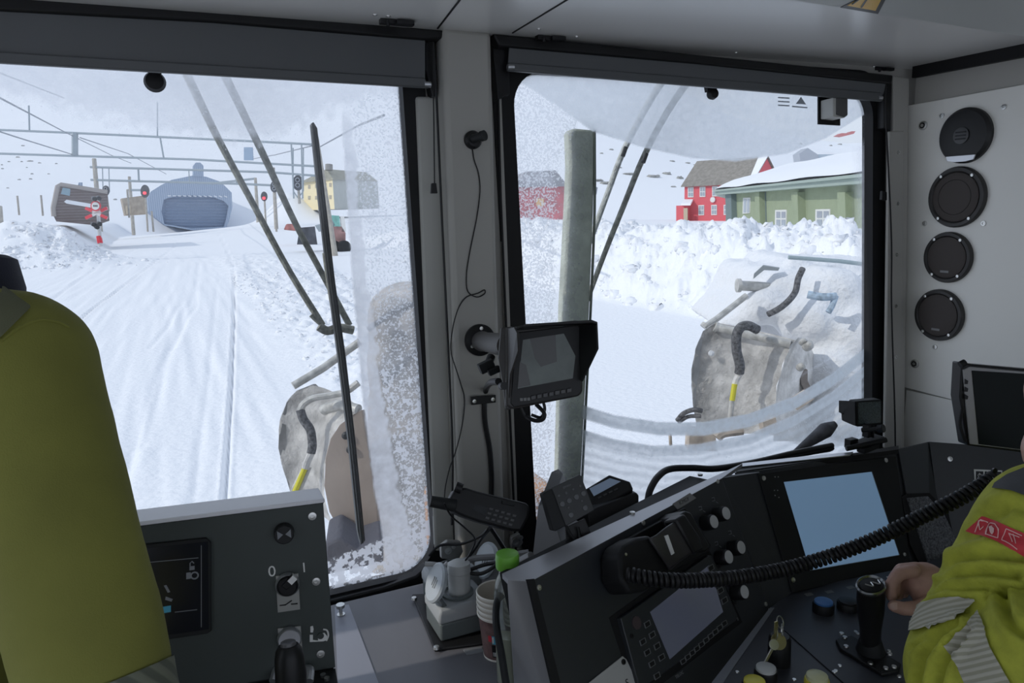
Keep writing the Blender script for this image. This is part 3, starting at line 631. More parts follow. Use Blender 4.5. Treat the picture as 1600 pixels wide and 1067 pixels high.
# shelf and lever under the panel
LS = LP.hit(524, 1043).z
mb = MB(); q = [Zh(150, 1108, LS), Zh(524, 1044, LS), Zh(530, 1080, LS), Zh(150, 1180, LS)]; mb.prism(q, (0, 0, -.02)); obj('shelf', mb, BLKM, t)
for px in ((505, 1057), (511, 1062)): mb = MB(); mb.cyl(Zh(*px, LS), Zh(*px, LS)+V((0, 0, .004)), .004, seg=10); obj('bolt', mb, STEEL, t)
lv = thing('hand_lever', 'black hand lever with a flat push button, in front of the left cabinet', 'lever', Zh(455, 1085, LS))
pa, pb = D(456, 1075, .90), D(451, 1015, .90); mb = MB(); dv = (pb-pa).normalized(); L_ = (pb-pa).length
mb.lathe([(.0165, -.03), (.0185, L_*.3), (.0175, L_*.8), (.0155, L_*1.0), (.012, L_*1.12)], pa, dv, 24); obj('grip', mb, BLK, lv)
mb = MB(); mb.lathe([(.0095, 0), (.009, .004), (.007, .005)], pa+dv*L_*1.12, dv, 20); obj('button', mb, mat('btn_grey', (.10, .10, .105), .4), lv)
mb = MB(); mb.tube([Zh(428, 1075, LS)+V((0, 0, .01)), Zh(436, 1062, LS)+V((0, 0, .018)), Zh(448, 1068, LS)+V((0, 0, .018))], .006, 10, 4); obj('collar_ring', mb, ALU, lv)
mb = MB(); mb.tube([Zh(478, 1055, LS)+V((0, 0, .01)), Zh(486, 1062, LS)+V((0, 0, .015)), Zh(484, 1075, LS)+V((0, 0, .01))], .006, 10, 4); obj('collar_ring', mb, ALU, lv)

# ---- main console: A left facet, B middle facet, right facet
az, ti = radians(-72), radians(24)
AP = Pl(Zh(1201, 951, zd), (cos(az)*cos(ti), sin(az)*cos(ti), sin(ti)))
BP = Pl(D(1225, 752, 1.52), (0, -.923, .385))
con = thing('driver_console', 'black wrap-around driver console with screens and control knobs, right of the cup stack', 'console', Zh(1150, 1000, zd))
aTL, aTR, aBR = AP.hit(833, 906), AP.hit(1128, 747), AP.hit(1201, 951)
aBL = AP.hit(872, 1067); aBL2 = aTL+(aBL-aTL)*2.2
obj('left_panel', slab([aTL, aTR, aBR, aBR+(aBL2-aTL)*.25+V((-.05, 0, -.02)), aBL2], AP.n*-.004), PANEL, con, .001)
obj('panel_edge', slab([AP.hit(825, 905), AP.hit(835, 904), aBL2+AP.X*.006, aBL2-AP.X*.012], AP.n*-.006), RUB, con)
for px in ((842, 918), (1121, 752), (1196, 944), (1005, 817)): screw(AP, px, con, .0045)
zt = (aTL.z+aTR.z)/2; print('ztop', aTL, aTR, zt)
GC = mat('console_grey', (.42, .42, .44), .34, .55, bump=.04, bs=500)
bkL, bkR = Zh(793, 905, aTL.z), Zh(1160, 724, aTR.z+.004)
back = [aTL+V((0, .0, 0)), aTR, bkR, Zh(999, 785, zt), Zh(850, 860, aTL.z), bkL]
mb = MB(); mb.prism([aTL, aTR, bkR, bkL+V((.0, .02, 0)), bkL], (0, 0, -.008)); obj('top_cover', mb, GC, con)
fl = Zh(793, 906, aTL.z); mb = MB(); mb.prism([fl, aTL+V((-.006, 0, 0)), aBL2+V((-.012, 0, 0)), V((fl.x+.01, fl.y, aBL2.z))], V((.001, .004, 0))); obj('side_plate', mb, GC, con, .001)
mb = MB(); lo = V((0, 0, -1))
q = [aTL-AP.n*.006, aTR-AP.n*.006, aBR-AP.n*.006, aBL2-AP.n*.006]; mb.prism([p+V((.004, .004, -.009)) for p in q], V((-.03, .055, 0))); obj('inner_body', mb, BLKM, con)
# middle sliver facet between A and B
obj('corner_panel', slab([aTR, BP.hit(1187, 738), BP.hit(1237, 926), aBR], V((.003, .008, 0))), PANEL, con)
# B
obj('middle_panel', PF(BP, [(1150, 738), (1184, 735), (1404, 701), (1452, 690), (1500, 880), (1424, 890), (1238, 930)], -.004, .006), PANEL, con, .001)
# black back ledge above the B panel and silver strip in front of the glass
mb = MB(); zz = BP.hit(1290, 718).z
q = [Zh(x, y, zz) for x, y in ((1131, 736), (1188, 737), (1404, 700), (1455, 688), (1530, 694), (1650, 702), (1650, 640))]
mb.prism([Zh(1150, 737, zz), Zh(1404, 702, zz), Zh(1404, 696, zz), Zh(1331, 708, zz), Zh(1150, 729, zz)], (0, 0, -.01)); obj('ledge', mb, BLK, con)
mb = MB(); mb.prism([Zh(1150, 731, zz+.001), Zh(1328, 712, zz+.001), Zh(1333, 707, zz+.001), Zh(1240, 716, zz+.001), Zh(1160, 725, zz+.001)], (0, 0, .002)); obj('ledge_strip', mb, ALU, con)
# main screen unit on B
obj('screen_bezel', PF(BP, [(1185, 740), (1400, 712), (1424, 887), (1238, 926)], .004, .006), BLKM, con, .001)
SB = mat('screen_blue', (.16, .27, .42), .25, emit=.42)
obj('screen', PF(BP, [(1225, 753), (1362, 737), (1405, 867), (1266, 891)], .0048, .001), SB, con)
mb = MB(); mb.tube([BP.hit(1362, 737, .005), BP.hit(1405, 867, .005), BP.hit(1266, 891, .005)], .0008, 6); obj('screen_edge', mb, mat('edge_light', (.35, .45, .55), .3), con)
for px in ((1193, 747), (1384, 719), (1239, 906)): screw(BP, px, con, .005, w=.004)
for px in ((1211, 745), (1216, 745), (1210, 766), (1215, 766), (1211, 774), (1217, 777)): screw(BP, px, con, .0013, mat('led', (.3, .3, .3), .4), w=.004)
# right facets
RZ = V((.0, 0, 0)); R0, R1, R2, R3 = BP.hit(1404, 702), BP.hit(1452, 690), BP.hit(1478, 868), BP.hit(1430, 884)
RPn = V((-.42, -.82, .385)).normalized(); RF = Pl(R1, RPn)
obj('right_panel', PF(RF, [(1452, 690), (1549, 697), (1660, 706), (1700, 900), (1478, 890)], 0, .004), PANEL, con, .001)
obj('corner_panel', PF(BP, [(1404, 702), (1450, 691), (1452, 778), (1418, 780)], .001, .003), mat('panel_mid', (.05, .055, .062), .45), con)
# speckled pad
SP_ = mat('speckled_pad', (.13, .135, .15), .75, bump=.6, bs=400, var=.7, vs=240)
obj('pad_surround', PF(BP, [(1409, 776), (1418, 771), (1452, 770), (1481, 800), (1500, 850), (1470, 890), (1440, 886), (1422, 850)], .003, .004), RUB, con)
obj('speaker_pad', PF(BP, [(1418, 778), (1450, 775), (1476, 804), (1496, 845), (1463, 884), (1452, 882)], .006, .006), SP_, con, .001)
screw(RF, (1484, 717), con, .006); screw(BP, (1413, 866), con, .004, w=.004)
# small pictogram plate
pt = obj('pictogram_plate', PF(RF, [(1522, 733), (1566, 735), (1566, 752), (1523, 751)], .001, .001), WHITE, con)
for k in range(3):
    x = 1525+k*14; obj('pictogram', PF(RF, [(x, 736+k*.3), (x+11.5, 736.5+k*.3), (x+11.5, 749), (x, 749)], .0016, .0006), BLK, pt)
mb = MB(); c = RF.hit(1531, 743, .0022); mb.lathe([(.0045, 0), (.0045, .0005), (.0036, .0005), (.0036, 0)], c, RF.n, 14, cap=False); mb.box(c+RF.Y*.003, RF.X*.0005, RF.Y*.003, RF.n*.0004); obj('power_symbol', mb, WHITE, pt)
mb = MB(); mb.tube(pathp(RF, [(1541, 748), (1541, 740), (1547, 740), (1549, 743), (1545, 745), (1549, 748)], .0022), .0006, 5); obj('symbol', mb, WHITE, pt)
# display unit with keys on A
mu = obj('display_unit', PF(AP, [(970, 966), (1108, 867), (1113, 868), (1153, 963), (1150, 970), (1060, 1036), (1014, 1068), (1002, 1085)], .010, .016), PANEL, con, .0015)
obj('recess_shadow', PF(AP, [(952, 965), (1106, 855), (1160, 972), (1020, 1080), (990, 1080)], .001, .003), RUB, con)  # flat black sheet painting the shadow in the gap around the unit
SG = mat('screen_reflection', (.09, .10, .14), .12, spec=.9, emit=.2)  # weak emission and blue tint stand in for the window's reflection
obj('display_screen', PF(AP, [(1016, 956), (1066, 916), (1108, 883), (1130, 956), (1047, 1030)], .0108, .001), SG, mu)
KO = mat('key_outline', (.16, .165, .17), .5)
def key(x, y, a=4.8):
    sl = -.75
    def qd(a): return [(x-a, y-a*.25), (x+a*.55, y-a*1.25), (x+a, y+a*.2), (x-a*.5, y+a*1.25)]
    k = obj('key', PF(AP, qd(a*1.15), .0116, .0016), KO, mu); obj('key_cap', PF(AP, qd(a*.85), .0122, .001), BLK, mu)
o6 = lambda X, Y_: (820+X/4, 860+Y_/4)
for X, Y_ in ((768, 460), (798, 527), (829, 597), (857, 667), (740, 570), (768, 637), (797, 708), (828, 783), (1165, 110), (1225, 250), (1250, 312)): key(*o6(X, Y_))
for k in range(10): X, Y_ = 992+k*28.6, 692-k*26.2; key(*o6(X, Y_), 4.2)
mb = MB(); mb.lathe([(.010, 0), (.010, .002), (.0085, .002)], AP.hit(994, 973, .010), AP.n, 24); obj('round_emblem', mb, mat('emblem2', (.07, .05, .055), .4), mu)
for X, Y_ in ((668, 535), (1212, 100), (1313, 325)): screw(AP, o6(X, Y_), mu, .004, BLK, w=.010)
text('maker_mark', 'II', AP, o6(1300, 430), .008, KO, mu, .011); text('maker_mark', 'TELOC', AP, o6(935, 775), .007, KO, mu, .011, rot=0)
# white data plate
wp = obj('data_plate', PF(AP, [(914, 1072), (973, 1025), (979, 1030), (1000, 1075), (990, 1110), (940, 1110)], .003, .002), mat('plate_light', (.42, .42, .40), .5), con, .0005)
screw(AP, (974, 1034), wp, .0045, BLK, w=.003); text('plate_mark', 'S', AP, (978, 1067), .016, BLK, wp, .0035)
# grey-capped knobs
for cx, cy in ((1115.9, 815), (1135, 801.7), (1139, 870), (1158.5, 855), (1163.6, 924.6)):
    c = AP.hit(cx, cy, .024)-AP.n*.024; mb = MB(); mb.lathe([(.0140, 0), (.0140, .018), (.0132, .0225), (.0122, .0235)], c, AP.n, 24); kn = obj('control_knob', mb, BLK, con)
    mb = MB(); mb.lathe([(.0118, .0230), (.0114, .0245), (.001, .0247)], c, AP.n, 24); obj('knob_cap', mb, CAPG, kn)
for x, y in ((1095, 795), (1115, 781), (1120, 850), (1141, 833)):
    mb = MB(); mb.tube(pathp(AP, [(x-3, y-3), (x+1, y-4), (x+2, y+1), (x-2, y+2)], .0008), .0006, 5); mb.tube(pathp(AP, [(x+4, y+3), (x+7, y+5)], .0008), .0006, 5); obj('knob_symbol', mb, DIM, con)
lp = obj('label_strip', PF(AP, [(1051, 787), (1078, 770), (1088, 778), (1059, 796)], .0012, .001), mat('label_grey', (.22, .22, .22), .5), con)
text('label_mark', 'ICMGY', AP, (1068, 783), .010, mat('label_ink', (.05, .05, .05), .5), lp, .0016, rot=.0)
# ---- telephone handset in its cradle on A
t = thing('handset_cradle', 'black handset cradle on the left facet of the console', 'cradle', AP.hit(1030, 890))
obj('back_plate', PF(AP, [(962, 852), (1070, 793), (1076, 798), (1112, 852), (1108, 862), (1048, 895), (1000, 925), (968, 915)], .012, .014), RUB, t, .002)
obj('upper_cup', PF(AP, [(1060, 808), (1072, 797), (1080, 800), (1111, 854), (1104, 862), (1086, 866), (1066, 838)], .05, .05), BLK, t, .004)
t = thing('telephone_handset', 'black telephone handset resting in the cradle, its coiled cord leading right', 'telephone', AP.hit(1000, 890))
mb = MB()
mb.loft([[AP.hit(x, y, w) for x, y, w in r] for r in (
    [(1012, 842, .03), (1012, 842, .055), (1046, 892, .055), (1046, 892, .03)], [(1024, 836, .045), (1024, 836, .062), (1060, 880, .062), (1060, 880, .045)],
    [(1042, 822, .045), (1042, 822, .062), (1076, 868, .062), (1076, 868, .045)], [(1058, 812, .03), (1058, 812, .06), (1092, 860, .06), (1092, 860, .03)])])
obj('grip', mb, mat('handset_plastic', (.035, .033, .034), .35), t, .004)
obj('mouthpiece', PF(AP, [(968, 868), (976, 852), (996, 840), (1016, 836), (1036, 860), (1048, 888), (1036, 910), (1008, 925), (984, 928), (970, 906)], .048, .046), RUB, t, .006)
obj('earpiece', PF(AP, [(1056, 812), (1070, 802), (1094, 838), (1100, 858), (1086, 866)], .066, .03), BLK, t, .004)
obj('light_bar', PF(AP, [(1039, 837), (1044, 835.5), (1054, 864), (1050, 867)], .0645, .002), WHITE, t)
screw(AP, (978, 866), t, .0025, w=.048)
# coiled cord
cp = [(982, 897, 1.13), (1010, 903, 1.12), (1050, 907, 1.12), (1100, 906, 1.14), (1160, 901, 1.17), (1230, 888, 1.19), (1300, 868, 1.19), (1370, 841, 1.17), (1440, 807, 1.14), (1500, 778, 1.12), (1560, 742, 1.11)]
P = [D(*p) for p in cp]; Q = []
PPx = [P[0]*2-P[1]]+P+[P[-1]*2-P[-2]]
for i in range(1, len(PPx)-2):
    for k in range(20):
        s_ = k/20; a, b, c, d = PPx[i-1:i+3]; Q.append(.5*((2*b)+(c-a)*s_+(2*a-5*b+4*c-d)*s_*s_+(3*b-a-3*c+d)*s_**3))
Q.append(P[-1]); Ls = [0]
for a, b in zip(Q, Q[1:]): Ls.append(Ls[-1]+(b-a).length)
tot = Ls[-1]; turns = int(tot/.0078); hp = []; j = 0; N_ = turns*14
for k in range(N_+1):
    s_ = tot*k/N_
    while j < len(Ls)-2 and Ls[j+1] < s_: j += 1
    f_ = (s_-Ls[j])/(Ls[j+1]-Ls[j]); p = Q[j].lerp(Q[j+1], f_); T = (Q[j+1]-Q[j]).normalized()
    n_ = V((0, 0, 1)); n_ = (n_-T*n_.dot(T)).normalized(); b_ = T.cross(n_); a = 2*pi*turns*k/N_
    hp.append(p+n_*.0086*cos(a)+b_*.0086*sin(a))
mb = MB(); mb.tube(hp, .0036, 7); tag(obj('coiled_cord', mb, BLK), 'black coiled cord stretched from the handset across the blue screen', 'cord')
# ---- worktop controls in front of B
CTR = HP
obj('control_plate', slab([Zh(1205, 951, zd), Zh(1238, 925, zd), Zh(1424, 888, zd), V((1.89, .98, zd)), V((1.89, .74, zd)), V((1.32, .66, zd)), Zh(1080, 1130, zd)], (0, 0, .004)), mat('plate_dark', (.045, .048, .058), .4, bump=.05, bs=600), con)
obj('edge_strip', slab([Zh(1203, 950, zd+.0045), Zh(1210, 950, zd+.0045), Zh(1130, 1067, zd+.0045), Zh(1112, 1067, zd+.0045)], (0, 0, .001)), mat('edge_grey', (.22, .23, .26), .35), con)
mb = MB(); mb.tube([Zh(1226, 985, zd+.005), Zh(1318, 1067, zd+.005)], .0008, 5); obj('plate_joint', mb, RUB, con)
CZ = zd+.004
def pushb(px, r, h, cap, label=None, dome=.3, rim=BLK):
    c = Zh(px[0], px[1], CZ+h); c.z = CZ; mb = MB(); mb.lathe([(r, 0), (r, h*.7), (r*.94, h*.8)], c, (0, 0, 1), 28); k = obj('push_button', mb, rim, con)
    mb = MB(); mb.lathe([(r*.86, h*.78), (r*.84, h*.95), (r*.6, h*(1+.0)), (.001, h*1.02)], c, (0, 0, 1), 28); obj('button_cap', mb, cap, k); return k
pushb((1287, 938), .0195, .022, mat('cap_blue', (.05, .16, .42), .35)); pushb((1325, 937), .0195, .018, BLK)
pushb((1197, 1041), .0185, .028, CAPG); pushb((1179, 1062), .0195, .026, mat('cap_yellow', (.75, .68, .06), .35)); pushb((1277, 1053), .0190, .040, mat('cap_pale', (.62, .62, .38), .35), rim=mat('cap_yellow2', (.62, .55, .06), .4))
for px in ((1264, 929), (1296, 925), (1329, 918), (1392, 902)):
    mb = MB(); c = Zh(*px, CZ); mb.box(c, (.008, -.001, 0), (.001, .005, 0), (0, 0, .0006)); obj('label_plate', mb, KO if px[0] != 1392 else WHITE, con)
for px in ((1152, 1050), (1241, 1062), (1306, 1048), (1312, 1040), (1303, 1050), (1337, 987), (1389, 1017), (1415, 1032), (1405, 1057), (1340, 990)): mb = MB(); mb.lathe([(.0035, 0), (.003, .0015), (.001, .0015)], Zh(*px, CZ), (0, 0, 1), 10); obj('stud', mb, STEEL, con)
# key bunch in a lock
kt = thing('key_bunch', 'bunch of keys hanging from the black key switch on the console top', 'keys', Zh(1214, 1030, CZ))
obj('key_switch', (lambda m_: (m_.lathe([(.019, 0), (.018, .045), (.015, .050)], Zh(1217, 1035, CZ), (0, 0, 1), 24), m_)[1])(MB()), BLK, kt)
BR = mat('brass', (.42, .38, .22), .35, .9)
mb = MB(); c = D(1216, 1002, 1.17); mb.lathe([(.013, 0), (.013, .002)], c, (-.2, -.8, .5), 20); mb.box(c+V((-.006, 0, .022)), (.0035, 0, 0), (0, .001, 0), (0, 0, .014)); obj('key', mb, BR, kt, .0004)
mb = MB(); c = D(1203, 1020, 1.15); mb.box(c, (.0035, 0, .0), (0, .001, 0), (-.008, 0, -.012)); mb.lathe([(.008, 0), (.008, .002)], c+V((.007, 0, .012)), (-.2, -.8, .5), 16); obj('key', mb, STEEL, kt, .0004)
for i, (x, y) in enumerate(((1219, 972), (1222, 984), (1213, 990))):
    c = D(x, y, 1.17); mb = MB(); ax_ = V((.3+.4*i, -.8, .4-.3*i)).normalized(); e1_ = ax_.orthogonal().normalized(); e2_ = ax_.cross(e1_)
    mb.tube([c+e1_*.009*cos(a*pi/8)+e2_*.009*sin(a*pi/8) for a in range(17)], .0010, 6); obj('key_ring', mb, STEEL, kt)
# ---- joystick
js = thing('joystick', 'tall black joystick on a riveted base plate beside the driver\'s hand', 'joystick', Zh(1365, 1040, CZ))
obj('base_plate', slab([Zh(1305, 1004, CZ), Zh(1330, 997, CZ), Zh(1408, 1042, CZ), Zh(1404, 1053, CZ), Zh(1378, 1058, CZ), Zh(1312, 1018, CZ)], (0, 0, .007)), BLK, js, .002)
for px in ((1315, 990), (1320, 996), (1322, 1010), (1397, 1042), (1384, 1044), (1390, 1022), (1360, 1036)): mb = MB(); mb.lathe([(.0045, 0), (.004, .002), (.001, .002)], Zh(px[0], px[1], CZ+.007), (0, 0, 1), 10); obj('rivet', mb, STEEL, js)
b0 = Zh(1360, 1022, CZ); b1 = D(1361, 915, 1.20); ax_ = (b1-b0).normalized(); L_ = (b1-b0).length
mb = MB(); mb.lathe([(.026, 0), (.022, .012), (.018, .03), (.014, .035)], b0, ax_, 24); obj('boot', mb, BLKM, js)
mb = MB(); mb.lathe([(.0175, .03), (.0185, L_*.4), (.0225, L_*.65), (.0235, L_*.85), (.0225, L_*.97)], b0, ax_, 28, sq=.85); obj('grip', mb, BLK, js)
mb = MB(); c = b0+ax_*(L_*.985); mb.lathe([(.0245, 0), (.0250, .004), (.0225, .006), (.0195, .003)], c, ax_, 28, cap=False, sq=.85); obj('top_ring', mb, mat('ring_dull', (.3, .31, .32), .25, .9), js)
mb = MB(); mb.lathe([(.020, .0), (.018, .004), (.004, .006)], c, ax_, 24, sq=.85); obj('top_cap', mb, BLK, js)
for sx_ in (-1, 1): mb = MB(); mb.tube([c+V((sx_*.008-.006, .0, .008)), c+V((sx_*.008, -.010, .008)), c+V((sx_*.008+.007, 0, .008))], .0012, 6, 4); obj('thumb_rib', mb, STEEL, js)
# ---- stand, keypad and radio display on top of the console
STP = Pl(Zh(865, 880, aTL.z), (-.25, -.93, .2))
t = thing('equipment_stand', 'dark grey sheet metal stand on the console top, behind the keypad', 'stand', Zh(870, 880, aTL.z))
q = [D(832, 872, 1.36), D(841, 790, 1.38), D(853, 785, 1.38), D(860, 795, 1.34), D(886, 876, 1.32)]; mb = MB(); mb.prism(q, V((.08, .10, .02))); obj('side_panel', mb, mat('stand_dark', (.11, .11, .115), .4), t, .001)
KP = Pl(D(888, 786, 1.24), (-.22, -.90, .36), (1, -.15, .22))
t = thing('keypad_unit', 'square black keypad with round keys on a stem, above the console top', 'keypad', D(900, 855, 1.26))
obj('keypad', PF(KP, [(862, 762), (907, 741), (929, 797), (884, 822)], 0, .010), mat('keypad_black', (.028, .03, .032), .5), t, .0012)
obj('case', PF(KP, [(848, 771), (864, 762), (886, 820), (868, 830), (864, 829)], -.003, .03), BLKM, t, .0015)
for X, Y_, r in ((172, 382, .0046), (211, 363, .0046), (251, 343, .0046), (290, 323, .0046), (221, 442, .0046), (299, 403, .0046), (154, 335, .0022), (194, 321, .0022), (233, 299, .0022), (272, 281, .0022), (206, 402, .0018), (280, 364, .0018)):
    mb = MB(); mb.lathe([(r, 0), (r*.9, .0014), (r*.3, .0016)], KP.hit(830+X/3.5575, 680+Y_/3.5575), KP.n, 16); obj('key', mb, mat('key_grey', (.09, .095, .10), .4), t)
text('maker_mark', 'genior', KP, (886, 759), .006, KO, t, .0004)
obj('stem', slab([D(884, 824, 1.26), D(914, 810, 1.26), D(930, 848, 1.26), D(908, 862, 1.25), D(885, 845, 1.25)], KP.n*-.006), BLK, t, .001)
mb = MB(); mb.tube([D(884, 820, 1.25), D(893, 838, 1.245), D(903, 847, 1.245), D(906, 838, 1.25), D(903, 824, 1.25)], .0028, 8, 4); mb.cyl(D(901, 843, 1.243), D(906, 855, 1.243), .003, seg=8); obj('lead', mb, BLK, t)
RDP = Pl(D(950, 770, 1.42), (-.15, -.55, .82), (1, -.35, 0))
t = thing('radio_unit', 'black box radio with a pale tilted display, behind the keypad', 'radio', D(960, 800, 1.4))
obj('upper_case', PF(RDP, [(914, 764), (952, 741), (985, 752), (990, 764), (935, 792), (922, 794)], .01, .03), BLK, t, .003)
obj('display', PF(RDP, [(921, 763), (953, 747), (970, 752), (928, 775)], .0108, .001), mat('radio_screen', (.42, .52, .68), .15), t)
for k in range(4): x = 934+k*8.5; y = 777-k*4.2; obj('key', PF(RDP, [(x, y), (x+5, y-2.6), (x+6.5, y-1), (x+1.5, y+1.8)], .0115, .0015), mat('btn', (0, 0, 0)), t)
obj('lower_case', slab([D(920, 808, 1.36), D(918, 800, 1.36), D(994, 769, 1.42), D(999, 774, 1.42), D(999, 786, 1.41), D(924, 832, 1.35)], V((.0, .06, .0))), BLK, t, .003)
mb = MB(); mb.tube([D(1012, 783, 1.42), D(1016, 765, 1.44), D(1028, 745, 1.47), D(1046, 733, 1.5), D(1080, 731, 1.52), D(1120, 732, 1.54), D(1180, 722, 1.60), D(1240, 708, 1.66), D(1300, 696, 1.72)], .0068, 12, 6)
tag(obj('black_hose', mb, BLK), 'black hose curving from behind the radio along the windscreen sill', 'hose')
for px in ((988, 803), (1094, 743)): mb = MB(); mb.lathe([(.005, 0), (.005, .004), (.002, .005)], Zh(px[0], px[1], zt), (0, 0, 1), 10); obj('bolt', mb, STEEL, con)
# ---- action camera on its clamp, boom rods on the sill
AC = Pl(D(1352, 645, 1.62), (-.42, -.86, .12))
t = thing('action_camera', 'small black action camera on a clamp mount at the windscreen\'s lower right corner', 'camera', D(1350, 690, 1.62))
obj('body', PF(AC, [(1336, 627), (1376, 624), (1379, 627), (1379, 661), (1375, 665), (1339, 667), (1336, 663)], 0, .034), BLKM, t, .003)
obj('screen', PF(AC, [(1341, 629), (1376, 627), (1376, 660), (1341, 663)], .0008, .001), mat('cam_screen', (.06, .08, .085), .25, bump=.5, bs=900, var=.5, vs=500), t)
obj('side_grip', slab([D(1316, 627, 1.64), D(1336, 628, 1.60), D(1337, 666, 1.60), D(1321, 659, 1.64), D(1320, 648, 1.64), D(1316, 646, 1.64)], V((.002, .012, 0))), BLKM, t, .002)
mb = MB(); mb.box(D(1354, 673, 1.61), (.004, 0, 0), (0, .008, 0), (0, 0, .014)); mb.box(D(1361, 673, 1.61), (.002, 0, 0), (0, .008, 0), (0, 0, .014)); mb.cyl(D(1346, 672, 1.6), D(1374, 670, 1.58), .005, seg=10); mb.cyl(D(1372, 670, 1.58), D(1381, 669, 1.57), .009, seg=10)
obj('clamp', mb, BLK, t, .001)
mb = MB(); mb.box(D(1353, 690, 1.62), (.035, -.006, .006), (0, .012, 0), (0, 0, .005)); mb.box(D(1330, 692, 1.62), (.012, 0, 0), (0, .008, 0), (0, 0, .010)); mb.cyl(D(1322, 701, 1.6), D(1385, 687, 1.6), .006, seg=10); mb.box(D(1356, 699, 1.61), (.022, 0, .003), (0, .01, 0), (0, 0, .006)); obj('mount', mb, BLK, t, .001)
mb = MB(); mb.tube([D(1150, 729, 1.60), D(1220, 714, 1.66), D(1260, 706, 1.70), D(1295, 700, 1.73), D(1303, 698, 1.73)], [.004, .006, .009, .009, .005], 12, 4); tag(obj('boom_rod', mb, BLK), 'black rod with a thick end lying on the sill left of the action camera', 'rod')
mb = MB(); mb.tube([D(1240, 706, 1.9), D(1262, 692, 1.9), D(1290, 672, 1.9), D(1306, 662, 1.9)], [.004, .012, .020, .008], 12, 4); tag(obj('wiper_motor_arm', mb, mat('arm_outer', (.12, .12, .13), .7, var=.4, vs=60)), 'dark wiper arm stub outside the glass left of the action camera', 'wiper arm')
# ---- rugged tablet at the right edge
TP = Pl(D(1525, 690, 1.30), (-.40, -.90, .10))
t = thing('rugged_tablet', 'rugged black tablet computer standing at the right edge of the console', 'tablet', D(1540, 700, 1.30))
obj('case', PF(TP, [(1503, 566), (1519, 569), (1700, 585), (1700, 720), (1512, 696), (1500, 620)], 0, .03), BLK, t, .003)
obj('frame', PF(TP, [(1505, 578), (1516, 573), (1700, 590), (1700, 715), (1516, 694), (1510, 640)], .003, .003), mat('tablet_grey', (.35, .35, .36), .4), t, .001)
obj('screen', PF(TP, [(1519, 579), (1700, 590), (1700, 715), (1530, 694)], .0045, .002), mat('tablet_screen', (.006, .010, .010), .3, spec=.1), t)
for y in (592, 604, 616): obj('side_clip', PF(TP, [(1508, y), (1513, y+3), (1512, y+8), (1508, y+8)], .005, .002), BLK, t)
mb = MB(); mb.tube([TP.hit(1503, 640, .005), TP.hit(1500, 664, .008), TP.hit(1508, 690, .008)], .0028, 8, 4); mb.tube([TP.hit(1500, 570, .004), TP.hit(1508, 566, .004)], .006, 10); obj('strap', mb, BLKM, t)
# ============================================================ sockets, cups, bottle, cables
SOC = mat('socket_grey', (.40, .42, .43), .5, bump=.05, bs=500); SOD = mat('socket_dark', (.13, .15, .15), .5); LID = mat('lid_grey', (.46, .50, .53), .4, bump=.1, bs=300)
mb = MB(); mb.prism([Zh(x, y, zd) for x, y in ((644, 932), (679, 1019), (790, 1004), (800, 925))], (0, 0, .006)); bp = obj('socket_base', mb, BLK, None, .002); tag(bp, 'black base plate under the two grey power sockets', 'base plate')
for px in ((647, 936), (682, 1013)): mb = MB(); mb.lathe([(.006, 0), (.005, .004), (.002, .0045)], Zh(*px, zd+.006), (0, 0, 1), 12); obj('screw', mb, STEEL, bp)
def socket(x0, x1, y0, y1, h, label, lidc, lidr, plug):
    b = zd+.0065; t = thing('power_socket', label, 'socket', V(((x0+x1)/2, (y0+y1)/2, b)), 'grey power sockets behind the cups')
    mb = MB(); mb.abox(x0, x1, y0, y1, b, b+h*.55); obj('lower_box', mb, SOD, t, .004)
    mb = MB(); q = [V((x0-.002, y0-.002, b+h*.55)), V((x1, y0-.002, b+h*.55)), V((x1, y1, b+h*.55)), V((x0-.002, y1, b+h*.55))]
    cc = V(((x0+x1)/2, (y0+y1)/2, 0)); top = [cc+(p-cc)*.90 for p in q]
    mb.loft([q, [p+V((0, 0, h*.25)) for p in q], [V((p.x, p.y, b+h)) for p in top]]); obj('upper_box', mb, SOC, t, .004)
    for sx_ in (x0+.010, x1-.012):
        mb = MB(); mb.lathe([(.008, 0), (.008, .012), (.005, .012), (.005, .004)], (sx_, y0+.006, b+h*.62), (0, 0, 1), 14, cap=False); mb.lathe([(.005, 0), (.004, .002), (.001, .002)], (sx_, y0+.006, b+h*.66), (0, 0, 1), 10); obj('screw_post', mb, SOC, t)
    mb = MB(); mb.lathe([(.030, 0), (.030, .006), (.024, .008), (.024, .001)], ((x0+x1)/2, (y0+y1)/2, b+h-.002), (0, 0, 1), 28, cap=False); obj('socket_ring', mb, SOD, t)
    n = V(lidr[0]).normalized(); c = V(lidc); lt = MB(); lt.lathe([(.034, 0), (.036, .003), (.036, .007), (.032, .010), (.029, .0085), (.001, .0085)], c, n, 32, sq=1); ld = obj('hinged_lid', lt, LID, t)
    LPp = Pl(c+n*.0085, n); 
    for k in range(-1, 2): mb = MB(); mb.box(LPp.P(k*.007, 0, .0005), LPp.X*.0016, LPp.Y*(.010-.002*abs(k)), n*.0008); obj('lid_mark', mb, SOC, ld)
    e = n.cross(V((0, 1, 0))); mb = MB(); mb.cyl((x0+.012, lidc[1]-.02, b+h+.001), (x0+.012, lidc[1]+.02, b+h+.001), .005, seg=10); obj('lid_hinge', mb, SOD, t)
    if plug:
        mb = MB(); p = V(((x0+x1)/2+.004, (y0+y1)/2, b+h*.8)); mb.lathe([(.0205, 0), (.0205, .05), (.022, .052), (.021, .068), (.010, .074)], p, (0.05, 0.1, 1), 28); tag(obj('power_plug', mb, mat('plug_white', (.55, .56, .55), .45)), 'pale grey plug standing in the front power socket', 'plug')
